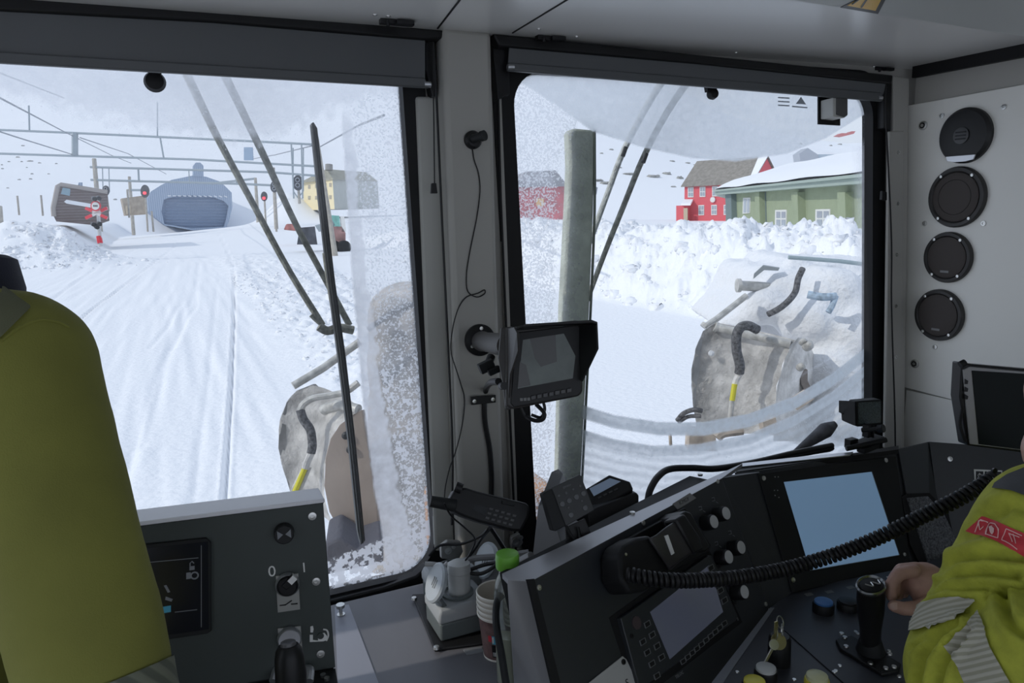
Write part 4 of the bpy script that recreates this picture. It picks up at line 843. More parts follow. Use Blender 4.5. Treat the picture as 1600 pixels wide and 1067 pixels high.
socket(.362, .462, 1.166, 1.252, .062, 'nearer grey power socket with an open round lid and a plug in it', (.372, 1.195, zd+.105), [(-.90, .0, .43)], True)
socket(.385, .485, 1.268, 1.345, .062, 'farther grey power socket, behind the one with the plug', (.500, 1.270, zd+.085), [(-.88, -.1, .44)], False)
# adhesive metal strip on the worktop
mb = MB(); mb.prism([Zh(x, y, zd) for x, y in ((724, 1016), (752, 1012), (756, 1019), (730, 1024))], (0, 0, .002)); tag(obj('metal_strip', mb, mat('strip_dim', (.26, .27, .28), .4)), 'small metal label strip lying left of the paper cups', 'strip')
# paper cups: five, nested
CB = Zh(780, 1021, zd); CUPW = mat('cup_rim', (.80, .77, .70), .6); CUPB = mat('cup_brown', (.17, .10, .095), .6, var=.35, vs=60)
for k in range(5):
    z0 = CB.z+.0005+k*.0095; h = .082; t = thing('paper_cup', ['lowest brown paper cup of the stack, its printed side showing', 'second paper cup from the bottom of the stack', 'middle paper cup of the stack of five', 'second paper cup from the top of the stack', 'topmost paper cup of the stack, open beside the green-capped bottle'][k], 'cup', V((CB.x, CB.y, z0)), 'nested paper cups on the worktop')
    mb = MB(); mb.lathe([(.0270, 0), (.0345, h), (.0338, h), (.0264, .004), (.001, .004)], (CB.x, CB.y, z0), (0, 0, 1), 40, cap=False); obj('wall', mb, CUPB if k == 0 else mat('cup_pale', (.62, .57, .50), .7), t)
    mb = MB(); mb.lathe([(.0345, h-.0045), (.0362, h-.003), (.0366, h), (.0355, h+.0018), (.0338, h)], (CB.x, CB.y, z0), (0, 0, 1), 40, cap=False); obj('rolled_rim', mb, CUPW, t)
    if k == 0:
        mb = MB(); mb.lathe([(.0272, .0), (.0278, .003), (.0272, .004)], (CB.x, CB.y, z0), (0, 0, 1), 40, cap=False); obj('base_ring', mb, CUPW, t)
        def cs(u, v): a = u; r = .0270+.0075*v/h+.0006; return V((CB.x+r*sin(a), CB.y-r*cos(a), z0+v))
        def wrap(u0, u1, v0, v1, m, nm):
            mb = MB(); mb.loft([[cs(u0+(u1-u0)*i/6, v0) for i in range(7)], [cs(u0+(u1-u0)*i/6, v1) for i in range(7)]], cap=False, close=False); obj(nm, mb, m, t)
        wrap(-.98, -.78, .040, .052, mat('cup_red', (.6, .04, .06), .5), 'printed_mark'); wrap(-.76, -.38, .036, .052, mat('cup_blue', (.10, .45, .62), .5), 'printed_mark')
        wrap(-.80, -.36, .010, .034, BLK, 'printed_mark'); wrap(-.76, -.40, .012, .020, CAPG, 'printed_mark')
        for u_ in (-.70, -.52): wrap(u_-.05, u_+.04, .038, .050, WHITE, 'printed_mark')
# bottle with green cap
bc = Zh(799, 1066, zd); GCAP = mat('cap_green', (.15, .42, .04), .4)
t = thing('drink_bottle', 'clear plastic bottle with a bright green cap, behind the console corner', 'bottle', bc)
PET = mat('clear_plastic', (.85, .9, .85), .08, trans=.9); 
mb = MB(); mb.lathe([(.020, 0), (.0235, .005), (.0235, .10), (.022, .11), (.0235, .12), (.0235, .160), (.020, .182), (.0145, .194), (.0135, .212)], bc, (0, 0, 1), 36); obj('bottle_body', mb, PET, t)
mb = MB(); mb.lathe([(.0215, .006), (.0215, .09), (.001, .09)], bc, (0, 0, 1), 30); obj('drink', mb, mat('drink', (.55, .55, .42), .2), t)
mb = MB(); zc = .205; seg = 48
rings = []
for r_, h_ in ((.0188, 0), (.0188, .020), (.0175, .0235), (.014, .0245)): rings.append([bc+V(((r_+(.0003 if i % 2 else 0))*cos(2*pi*i/seg), (r_+(.0003 if i % 2 else 0))*sin(2*pi*i/seg), zc+h_)) for i in range(seg)])
mb.loft(rings); obj('screw_cap', mb, GCAP, t)
# cables around the sockets
G1 = mat('cable_grey', (.30, .30, .31), .45); G2 = mat('cable_light', (.5, .5, .5), .4)
def cable(pts, r, m, label, sub=5): mb = MB(); mb.tube([D(*p) for p in pts], r, 8, sub); tag(obj('cable', mb, m), label, 'cable')
cable([(664, 881, 1.46), (680, 882, 1.46), (692, 886, 1.46), (699, 880, 1.47)], .005, G2, 'short pale cable end left of the power sockets')
cable([(712, 894, 1.42), (724, 880, 1.43), (745, 872, 1.44), (790, 869, 1.44), (826, 863, 1.44)], .0062, G1, 'thick grey cable arching behind the power sockets')
cable([(716, 893, 1.40), (728, 876, 1.43), (742, 858, 1.45), (752, 842, 1.45), (764, 828, 1.42)], .0028, BLK, 'thin black cable rising from the sockets to the handheld radio')
cable([(670, 868, 1.45), (688, 852, 1.45), (720, 850, 1.44), (750, 838, 1.42), (763, 826, 1.40)], .0028, BLK, 'black cable curving left from below the handheld radio')
cable([(766, 824, 1.35), (778, 842, 1.38), (790, 860, 1.40), (806, 876, 1.42)], .0042, BLK, 'black cable dropping right from below the handheld radio')
cable([(722, 888, 1.40), (735, 895, 1.40), (752, 896, 1.40), (768, 888, 1.40), (775, 880, 1.40), (758, 882, 1.41), (735, 890, 1.41)], .0038, BLK, 'coiled black cable loop behind the front socket')
cable([(694, 786, 1.25), (705, 806, 1.27), (728, 826, 1.30), (742, 842, 1.33), (736, 862, 1.36), (724, 880, 1.38)], .0016, BLK, 'thin black wire below the antenna of the handheld radio')
cable([(830, 868, 1.30), (815, 876, 1.32), (804, 884, 1.33), (798, 898, 1.30)], .0075, G1, 'grey hose ending beside the green bottle cap')
mb = MB(); mb.tube([D(786, 928, 1.19), D(778, 938, 1.18), D(775, 955, 1.17), D(776, 980, 1.15), D(783, 1020, 1.13), D(791, 1070, 1.11)], .0058, 10, 5); tag(obj('power_cable', mb, BLKM), 'black cable hanging down in front of the paper cups', 'cable')
# metal plugs on the console's back corner
CT2 = mat('plug_dull', (.42, .42, .43), .35, .6)
for pts, lb in (([(822, 893, 1.16), (845, 882, 1.18), (870, 873, 1.20), (884, 868, 1.21)], 'silver plug on a grey lead beside the bottle, nearer one'), ([(830, 880, 1.20), (848, 872, 1.22), (866, 868, 1.23), (882, 862, 1.24)], 'silver plug on a grey lead at the foot of the stand, farther one')):
    t = thing('lead_plug', lb, 'plug', D(*pts[-1])); mb = MB(); mb.tube([D(*p) for p in pts[:3]], .0035, 8, 4); obj('lead', mb, G1, t)
    a, b = D(*pts[2]), D(*pts[3]); mb = MB(); mb.box((a+b)/2, (b-a)*.5, V((0, 0, .006)), (b-a).cross(V((0, 0, 1))).normalized()*.006); mb.cyl(a-(b-a)*.2, a+(b-a)*.3, .006, seg=10); obj('plug', mb, CT2, t, .001)
mb = MB(); mb.tube([D(796, 900, 1.14), D(830, 892, 1.15), (D(880, 872, 1.2))], .004, 8, 4); mb.lathe([(.009, 0), (.009, .004), (.004, .008)], D(843, 885, 1.18), (0, 0, 1), 14); tag(obj('bracket', mb, CT2), 'grey metal bracket along the console\'s top left edge', 'bracket')
# ============================================================ people
def cap_chain(mb, pts, seg=16):
    """tapered rounded limb through (point, radius)"""
    for (a, ra), (b, rb) in zip(pts, pts[1:]):
        a, b = V(a), V(b); ax = b-a; L = ax.length
        pr = [(ra*sin(t*pi/12)+1e-4, -ra*cos(t*pi/12)) for t in range(0, 6)]+[(ra, 0), (rb, L)]+[(rb*cos(t*pi/12)+1e-4, L+rb*sin(t*pi/12)) for t in range(1, 7)]
        mb.lathe(pr, a, ax, seg)
def fuse(name, mb, m, parent, vox, smooth=4, noise_=0, ns=.05):
    """one continuous skin from overlapping volumes"""
    bm = mb.bm; bmesh.ops.recalc_face_normals(bm, faces=bm.faces[:]); me = bpy.data.meshes.new('t'); bm.to_mesh(me); bm.free()
    o = bpy.data.objects.new('t', me); C.objects.link(o); r = o.modifiers.new('r', 'REMESH'); r.mode = 'VOXEL'; r.voxel_size = vox
    s_ = o.modifiers.new('s', 'SMOOTH'); s_.factor = .6; s_.iterations = smooth
    if noise_:
        tx = bpy.data.textures.new(name, 'CLOUDS'); tx.noise_scale = ns; d = o.modifiers.new('d', 'DISPLACE'); d.texture = tx; d.strength = noise_; d.mid_level = .5
    bpy.context.view_layer.update(); m2 = bpy.data.meshes.new_from_object(o.evaluated_get(bpy.context.evaluated_depsgraph_get())); bpy.data.objects.remove(o)
    b2 = bmesh.new(); b2.from_mesh(m2); bv = BVHTree.FromBMesh(b2)
    org = WL[parent]; bmesh.ops.translate(b2, verts=b2.verts[:], vec=-org); m3 = bpy.data.meshes.new(name); b2.to_mesh(m3); b2.free()
    m3.materials.clear(); m3.materials.append(m); m3.shade_smooth(); return link(name, m3, parent, org), bv
def patch(name, bv, A, B, m, parent, nu=24, nv=8, h=.0026):
    """cloth strip lying on a surface, between two pixel polylines"""
    def at(Ln, t):
        k = t*(len(Ln)-1); i = min(int(k), len(Ln)-2); f_ = k-i; return (Ln[i][0]*(1-f_)+Ln[i+1][0]*f_, Ln[i][1]*(1-f_)+Ln[i+1][1]*f_)
    rows = []
    for i in range(nu+1):
        row = []
        for j in range(nv+1):
            a, b = at(A, i/nu), at(B, i/nu); s_ = j/nv; r = ray(a[0]*(1-s_)+b[0]*s_, a[1]*(1-s_)+b[1]*s_)
            hit, n, _, _ = bv.ray_cast(O, r.normalized()); row.append(hit+n*h if hit else None)
        rows.append(row)
    mb = MB()
    for r0_, r1_ in zip(rows, rows[1:]):
        for j in range(nv):
            q = (r0_[j], r1_[j], r1_[j+1], r0_[j+1])
            if all(q): mb.face(q)
    bmesh.ops.remove_doubles(mb.bm, verts=mb.bm.verts[:], dist=1e-5)
    return obj(name, mb, m, parent)
def ring(name, bv, c, ax, R, wd, m, parent, seg=64, h=.0025, tilt=None):
    ax = V(ax).normalized(); e = ax.orthogonal().normalized(); g_ = ax.cross(e); rs = []
    for k in range(7):
        cc = V(c)+ax*(wd*(k/6-.5)); rr = []
        for i in range(seg):
            d = e*cos(2*pi*i/seg)+g_*sin(2*pi*i/seg); hit, n, _, _ = bv.ray_cast(cc+d*R, -d); rr.append((hit if hit else cc+d*R*.5)+d*h)
        rs.append(rr)
    mb = MB(); mb.loft(rs, cap=False); return obj(name, mb, m, parent)
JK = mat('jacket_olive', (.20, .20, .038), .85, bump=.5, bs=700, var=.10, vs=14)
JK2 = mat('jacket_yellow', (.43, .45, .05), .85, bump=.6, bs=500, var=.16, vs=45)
SKIN = mat('skin', (.50, .30, .24), .5, bump=.25, bs=350, var=.12, vs=40); HAIR = mat('hair', (.06, .04, .03), .7, bump=.8, bs=300)
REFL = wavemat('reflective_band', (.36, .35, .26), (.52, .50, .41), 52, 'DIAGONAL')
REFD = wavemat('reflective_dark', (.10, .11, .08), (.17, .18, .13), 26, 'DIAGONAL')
NAVY = mat('collar_navy', (.012, .014, .03), .8, bump=.4, bs=500); YOKE = mat('yoke_grey', (.075, .078, .085), .85, bump=.4, bs=600)
def head(mb, c, s_, face):
    """skull, jaw, nose, ears; face = direction looked at"""
    f_ = V(face).normalized(); l = V((0, 0, 1)).cross(f_).normalized(); u = f_.cross(l); ax = (f_, l, u); c = V(c)
    mb.ball(c+u*.02*s_, (.098*s_, .078*s_, .098*s_), 24, ax); mb.ball(c+f_*.025*s_-u*.045*s_, (.068*s_, .060*s_, .072*s_), 20, ax)
    mb.ball(c+f_*.098*s_-u*.012*s_, (.018*s_, .013*s_, .022*s_), 12, ax); mb.ball(c+f_*.090*s_+u*.008*s_, (.014*s_, .010*s_, .028*s_), 12, ax)
    for k in (-1, 1): mb.ball(c+l*(.078*k*s_)-f_*.008*s_, (.018*s_, .008*s_, .031*s_), 12, ax); mb.ball(c+f_*.078*s_+l*.03*k*s_+u*.012*s_, (.014*s_, .016*s_, .010*s_), 10, ax)
    mb.ball(c+f_*.088*s_-u*.050*s_, (.010*s_, .024*s_, .009*s_), 12, ax)
    return f_, l, u
def hairdo(name, c, s_, f_, l, u, parent):
    mb = MB(); c = V(c)+u*.022*s_-f_*.006*s_; R_ = []
    for j in range(0, 9):
        th_ = j/9*radians(112); R_.append([c+u*(.108*s_*cos(th_))+(f_*(.104*s_*sin(th_)*cos(a*pi/14)*(1 if cos(a*pi/14) < 0 or j < 5 else .99)))+l*(.087*s_*sin(th_)*sin(a*pi/14)) if not (j > 5 and cos(a*pi/14) > .35) else c+u*(.108*s_*cos(radians(62)))+f_*(.104*s_*sin(radians(62))*cos(a*pi/14))+l*(.087*s_*sin(radians(62))*sin(a*pi/14)) for a in range(28)])
    mb.loft(R_, cap=False); return obj(name, mb, HAIR, parent)
def eyes(c, s_, f_, l, u, parent):
    for k in (-1, 1):
        mb = MB(); mb.ball(V(c)+f_*.084*s_+l*.03*k*s_+u*.012*s_, .0085*s_, 12); e_ = obj('eye', mb, WHITE, parent)
        mb = MB(); mb.ball(V(c)+f_*.0905*s_+l*.03*k*s_+u*.012*s_, .004*s_, 8); obj('pupil', mb, BLK, e_)
# ---- person on the left, seen from behind
p1 = thing('person', 'person in an olive-yellow work jacket, back turned, at the left edge', 'person', D(-150, 1400, .78))
hc = D(-255, 300, .74); m1 = MB(); fdir = V((-.35, .9, -.05)); fr = head(m1, hc, 1, fdir)
cap_chain(m1, [(hc-V((0, .01, .05)), .055), (D(-200, 500, .76), .062), (D(-220, 800, .80), .12), (D(-230, 1300, .85), .13)])
cap_chain(m1, [(D(-100, 580, .75), .05), (D(15, 590, .69), .05), (D(95, 850, .67), .044), (D(150, 1090, .66), .038), (D(240, 1290, .80), .032)])
wh = D(262, 1330, .84); m1.ball(wh, (.042, .03, .045), 16)
for k in range(4): cap_chain(m1, [(wh+V((-.03+.02*k, .03, -.01)), .0095), (wh+V((-.03+.02*k, .065+.006*(k % 3), -.02)), .0085), (wh+V((-.03+.02*k, .085+.006*(k % 3), -.045)), .0075)])
cap_chain(m1, [(wh+V((-.035, .0, .0)), .011), (wh+V((-.06, .03, -.01)), .010), (wh+V((-.06, .055, -.02)), .009)])
cap_chain(m1, [(D(-230, 1300, .85), .11), (D(-230, 1300, .85)-V((.02, .05, .45)), .085), (D(-230, 1300, .85)-V((.02, .08, .85)), .06)])
fuse('body', m1, SKIN, p1, .006, 3)
hairdo('hair', hc, 1, *fr, p1); eyes(hc, 1, *fr, p1)
m1 = MB()
cap_chain(m1, [(D(-140, 560, .76), .080), (D(18, 578, .68), .0735), (D(50, 700, .675), .0690), (D(95, 850, .665), .0655), (D(138, 1000, .66), .0625), (D(160, 1090, .65), .0600), (D(235, 1270, .78), .05)], 28)
cap_chain(m1, [(D(-215, 560, .80), .13), (D(-215, 900, .82), .16), (D(-225, 1400, .90), .165)], 28)
cap_chain(m1, [(D(-400, 580, .84), .085), (D(-490, 850, .86), .07), (D(-500, 1150, .86), .06)], 20)
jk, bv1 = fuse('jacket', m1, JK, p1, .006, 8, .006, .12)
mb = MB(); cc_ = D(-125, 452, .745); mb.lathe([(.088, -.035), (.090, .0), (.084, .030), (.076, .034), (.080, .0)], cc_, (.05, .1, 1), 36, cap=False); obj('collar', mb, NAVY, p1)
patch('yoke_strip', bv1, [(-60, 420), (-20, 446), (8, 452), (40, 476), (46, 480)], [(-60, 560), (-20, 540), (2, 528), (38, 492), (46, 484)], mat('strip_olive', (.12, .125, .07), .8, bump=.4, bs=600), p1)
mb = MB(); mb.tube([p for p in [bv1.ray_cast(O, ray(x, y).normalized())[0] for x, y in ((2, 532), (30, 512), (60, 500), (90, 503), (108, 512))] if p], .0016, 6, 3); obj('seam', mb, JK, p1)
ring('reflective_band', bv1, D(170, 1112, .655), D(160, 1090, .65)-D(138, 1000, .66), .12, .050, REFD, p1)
# ---- driver on the right
p2 = thing('person', 'driver in a yellow-green work jacket with red sleeve label, reaching for the joystick', 'person', D(1800, 1400, 1.1))
hc = D(1716, 640, 1.02); m2 = MB(); fr = head(m2, hc, 1, (.35, .93, -.08))
cap_chain(m2, [(hc-V((0, .0, .05)), .058), (D(1725, 800, 1.04), .06), (D(1800, 950, 1.08), .11), (D(1820, 1300, 1.10), .13)])
m2.ball(D(1674, 703, 1.0), (.066, .055, .05), 16)
cap_chain(m2, [(D(1680, 845, .98), .05), (D(1535, 1045, .95), .042), (D(1560, 1065, .9), .04), (D(1720, 1010, .84), .034)])
cap_chain(m2, [(D(1760, 900, 1.2), .05), (D(1640, 1000, 1.25), .036), (D(1500, 925, 1.235), .027), (D(1468, 915, 1.23), .027)])
# hand: palm, four curled fingers, thumb
pc_ = D(1447, 911, 1.23); hx = (D(1400, 905, 1.22)-D(1480, 915, 1.23)).normalized()
m2.ball(pc_, (.040, .026, .036), 18, (hx, hx.cross(V((0, 0, 1))).normalized(), V((0, 0, 1))))
m2.ball(D(1452, 935, 1.215), (.030, .022, .022), 14, (hx, hx.cross(V((0, 0, 1))).normalized(), V((0, 0, 1))))
fing = [([(1428, 892), (1405, 896), (1392, 914), (1393, 932)], 1.205, .0098), ([(1432, 888), (1408, 890), (1396, 906), (1398, 928)], 1.222, .0100), ([(1436, 890), (1412, 893), (1401, 910), (1404, 930)], 1.240, .0094), ([(1440, 895), (1420, 899), (1411, 913), (1413, 928)], 1.257, .0084)]
for pts, dep_, r_ in fing: cap_chain(m2, [(D(pts[0][0], pts[0][1], dep_), r_*1.12), (D(pts[1][0], pts[1][1], dep_), r_*1.06), (D(pts[2][0], pts[2][1], dep_), r_), (D(pts[3][0], pts[3][1], dep_), r_*.9)], 14)
cap_chain(m2, [(D(1462, 938, 1.20), .015), (D(1436, 950, 1.185), .0125), (D(1412, 951, 1.180), .0110), (D(1397, 947, 1.182), .0098)], 14)
_, bvh2 = fuse('body', m2, SKIN, p2, .0032, 3)
try: patch('thumb_nail', bvh2, [(1390, 944), (1396, 941), (1402, 942)], [(1390, 951), (1396, 953), (1402, 952)], mat('nail', (.60, .40, .34), .3), p2, 6, 4, .0004)
except Exception as e: print('nail', e)
hairdo('hair', hc, 1, *fr, p2); eyes(hc, 1, *fr, p2)
m2 = MB()
cap_chain(m2, [(D(1650, 832, .97), .094), (D(1596, 925, .955), .0905), (D(1545, 1020, .945), .088), (D(1532, 1056, .935), .088)], 28)
cap_chain(m2, [(D(1556, 1070, .90), .084), (D(1640, 1052, .85), .086), (D(1760, 1010, .83), .080)], 28)
cap_chain(m2, [(D(1660, 830, .99), .09), (D(1790, 850, 1.06), .10), (D(1800, 1000, 1.08), .15), (D(1820, 1300, 1.10), .16)], 28)
cap_chain(m2, [(D(1760, 900, 1.2), .075), (D(1640, 985, 1.25), .06), (D(1512, 928, 1.24), .043), (D(1492, 922, 1.235), .040)], 20)
for k, (a, b, r_) in enumerate((((1478, 872, .905), (1560, 852, .872), .008), ((1452, 902, .90), (1560, 884, .862), .009), ((1443, 925, .89), (1540, 908, .855), .009), ((1436, 1000, .875), (1490, 965, .86), .010), ((1450, 1060, .87), (1482, 990, .855), .009), ((1488, 1062, .86), (1500, 1010, .85), .008), ((1585, 1040, .765), (1592, 965, .765), .010))):
    pass
jk2, bv2 = fuse('jacket', m2, JK2, p2, .005, 6)
# cloth folds: push the sleeve in and out along soft creases
folds = [([(1470, 893), (1500, 874), (1545, 868), (1600, 872)], 7, .009), ([(1452, 918), (1490, 900), (1540, 893), (1590, 900)], 6, .010), ([(1442, 934), (1480, 919), (1530, 917), (1570, 925)], 4.5, .008), ([(1492, 846), (1530, 830), (1570, 800)], 9, .006),
         ([(1428, 1014), (1445, 1004), (1462, 996)], 4, .005), ([(1440, 1067), (1446, 1030), (1470, 1000), (1500, 980)], 6, .013), ([(1468, 1075), (1475, 1040), (1500, 1005), (1520, 985)], 5, .011), ([(1545, 934), (1575, 922), (1620, 914)], 4, .006),
         ([(1570, 925), (1572, 955), (1585, 980), (1610, 995)], 7, .012), ([(1545, 800), (1580, 790), (1620, 800)], 8, .006)]
me = jk2.data; n_ = len(me.vertices); co = np.zeros(n_*3, np.float32); me.vertices.foreach_get('co', co); co = co.reshape(-1, 3)
no = np.zeros(n_*3, np.float32); me.vertices.foreach_get('normal', no); no = no.reshape(-1, 3); Wc = co+np.array(WL[p2]); px, py = proj_np(Wc)
facing = np.clip(-(no*((Wc-np.array(O))/np.linalg.norm(Wc-np.array(O), axis=1)[:, None])).sum(1)*3+.3, 0, 1); dep_ = (Wc-np.array(O))@np.array(fw); facing = facing*(dep_ < 1.08); dz = np.zeros(n_)
for pts, wd, amp in folds:
    dm = np.full(n_, 1e9); sg = np.zeros(n_)
    for (ax, ay), (bx, by) in zip(pts, pts[1:]):
        dx, dy = bx-ax, by-ay; tt = np.clip(((px-ax)*dx+(py-ay)*dy)/(dx*dx+dy*dy), 0, 1); d_ = np.hypot(px-ax-tt*dx, py-ay-tt*dy); dm = np.minimum(dm, d_)
    dz += -amp*np.exp(-(dm/wd)**2)+amp*.55*np.exp(-((dm-wd*2.2)/(wd*1.3))**2)
co += no*(dz*facing)[:, None]; me.vertices.foreach_set('co', co.ravel()); me.update()
b_ = bmesh.new(); b_.from_mesh(me); bmesh.ops.translate(b_, verts=b_.verts[:], vec=WL[p2]); bv2 = BVHTree.FromBMesh(b_); b_.free()
patch('reflective_band', bv2, [(1430, 950), (1446, 940), (1466, 934), (1498, 931), (1524, 936)], [(1425, 988), (1445, 985), (1479, 973), (1505, 963), (1526, 941)], REFL, p2, 40, 10, .005)
patch('reflective_band', bv2, [(1474, 1008), (1500, 1045), (1518, 1085)], [(1531, 957), (1550, 1012), (1592, 1085)], REFL, p2, 30, 14, .004)
patch('shoulder_yoke', bv2, [(1556, 756), (1575, 743), (1600, 733), (1650, 722), (1720, 740)], [(1552, 764), (1580, 768), (1610, 778), (1650, 790), (1720, 800)], YOKE, p2, 30, 10)
RED = mat('label_red', (.62, .045, .06), .7); PNK = mat('label_pink', (.80, .50, .47), .7)
patch('sleeve_label', bv2, [(1535, 808), (1567, 819), (1600, 834), (1640, 856)], [(1511, 830), (1557, 847), (1587, 860), (1625, 882)], RED, p2, 24, 8)
def lblline(pts, wd=1.0):
    for a, b in zip(pts, pts[1:]):
        dx, dy = b[0]-a[0], b[1]-a[1]; L = sqrt(dx*dx+dy*dy); nx, ny = -dy/L*wd, dx/L*wd
        patch('label_print', bv2, [(a[0]-nx, a[1]-ny), (b[0]-nx, b[1]-ny)], [(a[0]+nx, a[1]+ny), (b[0]+nx, b[1]+ny)], PNK, p2, 4, 1, .0040)
for pts in ([(1527, 832), (1533, 813), (1546, 818)], [(1542, 839), (1550, 820), (1558, 821), (1562, 828), (1560, 844), (1543, 838)], [(1566, 847), (1573, 827), (1598, 839)], [(1566, 847), (1590, 857)], [(1532, 818), (1534, 828), (1540, 822)], [(1577, 834), (1583, 850)], [(1584, 836), (1588, 852)], [(1578, 835), (1594, 842)]): lblline(pts, .7)
patch('label_print', bv2, [(1549, 826), (1553, 824), (1556, 828)], [(1550, 836), (1552, 838), (1555, 834)], PNK, p2, 6, 3, .0040)
# ============================================================ wipers
ICEG = mat('icy_arm', (.30, .30, .26), .8, bump=.9, bs=90, var=.45, vs=70); WBL = mat('wiper_black', (.02, .022, .022), .5, bump=.4, bs=200)
ICEX = 0; ICEW = mat('rime_white', (.62, .64, .62), .85, bump=.9, bs=80, var=.25, vs=60)
def wip(pts, r, w, m, name, parent, sub=4): mb = MB(); mb.tube(pathp(WIN, pts, w), r, 10, sub); return obj(name, mb, m, parent)
t = thing('windscreen_wiper', 'windscreen wiper with a long black blade and two icy arms, left screen', 'wiper', WIN.hit(520, 512, -.1))
mb = MB(); pf(mb, WIN, [(486, 193), (490, 190), (496, 200), (511, 330), (524, 440), (541, 560), (556, 690), (571, 845), (564, 852), (559, 830), (545, 690), (529, 560), (513, 440), (500, 330)], -.035, .018); obj('blade', mb, WBL, t, .002)
wip([(490, 200), (505, 330), (518, 440), (534, 560), (550, 690), (566, 848)], .0035, -.028, WBL, 'blade_spine', t)
wip([(508, 395), (514, 440), (524, 500)], .006, -.05, ICEG, 'blade_clip', t)
wip([(282, 95), (308, 150), (345, 225), (395, 318), (450, 420), (504, 508)], [.0085, .008, .007, .0065, .0065, .007], -.10, ICEG, 'arm', t)
wip([(340, 95), (372, 160), (420, 260), (462, 350), (510, 440), (546, 508)], [.0085, .008, .007, .0065, .0065, .007], -.10, ICEG, 'arm', t)
wip([(498, 510), (512, 517), (530, 512), (552, 516)], .0095, -.09, ICEG, 'arm_link', t, 3)
wip([(486, 492), (492, 498), (500, 505)], .005, -.09, ICEG, 'arm_pin', t, 3)
t = thing('windscreen_wiper', 'windscreen wiper with a broad ice-caked blade and two icy arms, right screen', 'wiper', WIN.hit(905, 600, -.1))
mb = MB(); pf(mb, WIN, [(889, 205), (897, 200), (929, 203), (930, 240), (928, 330), (922, 480), (914, 640), (906, 800), (872, 800), (876, 640), (880, 480), (888, 330), (891, 260)], -.032, .03); obj('blade', mb, mat('ice_caked', (.56, .59, .50), .8, bump=.8, bs=70, var=.22, vs=18), t, .006)
wip([(929, 205), (929, 330), (923, 480), (915, 640), (907, 800)], .0032, -.032, mat('blade_edge', (.10, .12, .10), .6), 'blade_spine', t)
wip([(1062, 90), (1020, 150), (976, 232), (950, 300), (925, 368), (905, 420)], [.010, .009, .0075, .007, .007, .007], -.10, ICEW, 'arm', t)
wip([(1105, 90), (1052, 160), (1008, 240), (975, 320), (945, 395), (918, 468), (905, 505)], [.010, .009, .0075, .007, .0065, .006, .006], -.10, ICEG, 'arm', t)
for px in ((978, 230), (1010, 240)): wip([px, (px[0]-5, px[1]+14)], .0055, -.075, WBL, 'arm_end', t, 2)
# ============================================================ snow blower of the vehicle, just ahead of the screens
SM = mat('snowy_metal', (.74, .72, .69), .75, bump=.9, bs=60, var=.28, vs=14); TAN = mat('chute_brown', (.44, .37, .32), .5, .2, bump=.1, bs=60, var=.10, vs=6); GRP = mat('chute_grey', (.44, .44, .44), .5, .0, bump=.2, bs=80, var=.25, vs=18)
HOSE = mat('hose_iced', (.12, .12, .125), .75, bump=.9, bs=120, var=.7, vs=90); SNC = mat('snow_cake', (.84, .85, .87), .8, bump=.8, bs=35); PIPE = mat('pipe_metal', (.52, .51, .48), .45, .1, bump=.4, bs=70, var=.3, vs=30)
YSL = mat('sleeve_yellow', (.72, .66, .03), .5)
def interp(L, n):
    L = [V(p) for p in L]; out = []
    for i in range(n):
        k = i/(n-1)*(len(L)-1); j = min(int(k), len(L)-2); out.append(L[j].lerp(L[j+1], k-j))
    return out
def chute(label, loc, L, R, push):
    t = thing('discharge_chute', label, 'snow chute', loc); n = 16
    A, B = interp(L, n), interp(R, n); rows = []
    for i in range(n):
        m_ = 1-abs(2*i/(n-1)-1)*.3; rows.append([A[i].lerp(B[i], k/10)+push*sin(pi*k/10)*.25*m_+push*.02*sin(i*1.7+k) for k in range(11)])
    mb = MB(); mb.loft(rows, cap=False, close=False); bmesh.ops.solidify(mb.bm, geom=mb.bm.faces[:], thickness=.01); obj('back_plate', mb, SM, t)
    return t
# right chute
L_ = [D(x, y, 3.0) for x, y in ((1117, 504), (1098, 517), (1087, 545), (1081, 571), (1080, 603), (1084, 640), (1092, 690))]
R_ = [D(x, y, 2.88) for x, y in ((1242, 531), (1236, 540), (1226, 560), (1220, 582), (1214, 603), (1211, 630), (1210, 680))]
pu = V((.10, .28, 0))
t = chute('snow blower discharge chute with a pipe across the top, seen through the right windscreen', D(1150, 690, 3.0), L_, R_, pu)
def cheek(pts, d0, th, m, name, tt): mb = MB(); mb.prism([D(x, y, d) for x, y, d in pts], V((th, th*.3, 0))); return obj(name, mb, m, tt, .003)
cheek([(1117, 504, 3.0), (1098, 517, 3.0), (1087, 545, 3.0), (1081, 571, 3.0), (1080, 603, 3.0), (1084, 640, 3.0), (1092, 690, 3.0), (1104, 690, 3.06), (1100, 640, 3.1), (1098, 600, 3.1), (1102, 560, 3.1), (1112, 530, 3.06), (1124, 516, 3.04)], 3, .012, GRP, 'side_plate', t)
cheek([(1246, 528, 2.88), (1236, 540, 2.88), (1226, 560, 2.88), (1220, 582, 2.88), (1214, 603, 2.88), (1211, 630, 2.88), (1208, 690, 2.88), (1262, 690, 3.1), (1275, 620, 3.15), (1272, 560, 3.12), (1258, 530, 3.0)], 3, .014, SM, 'side_plate', t)
mb = MB(); mb.tube([D(1119, 511, 3.0), D(1235, 538, 2.88)], .0165, 14); mb.tube([D(1117, 510, 3.0), D(1121, 512, 3.0)], .021, 14); obj('cross_pipe', mb, PIPE, t)
RIM = mat('rim_rust', (.26, .22, .19), .8, bump=.5, bs=60)
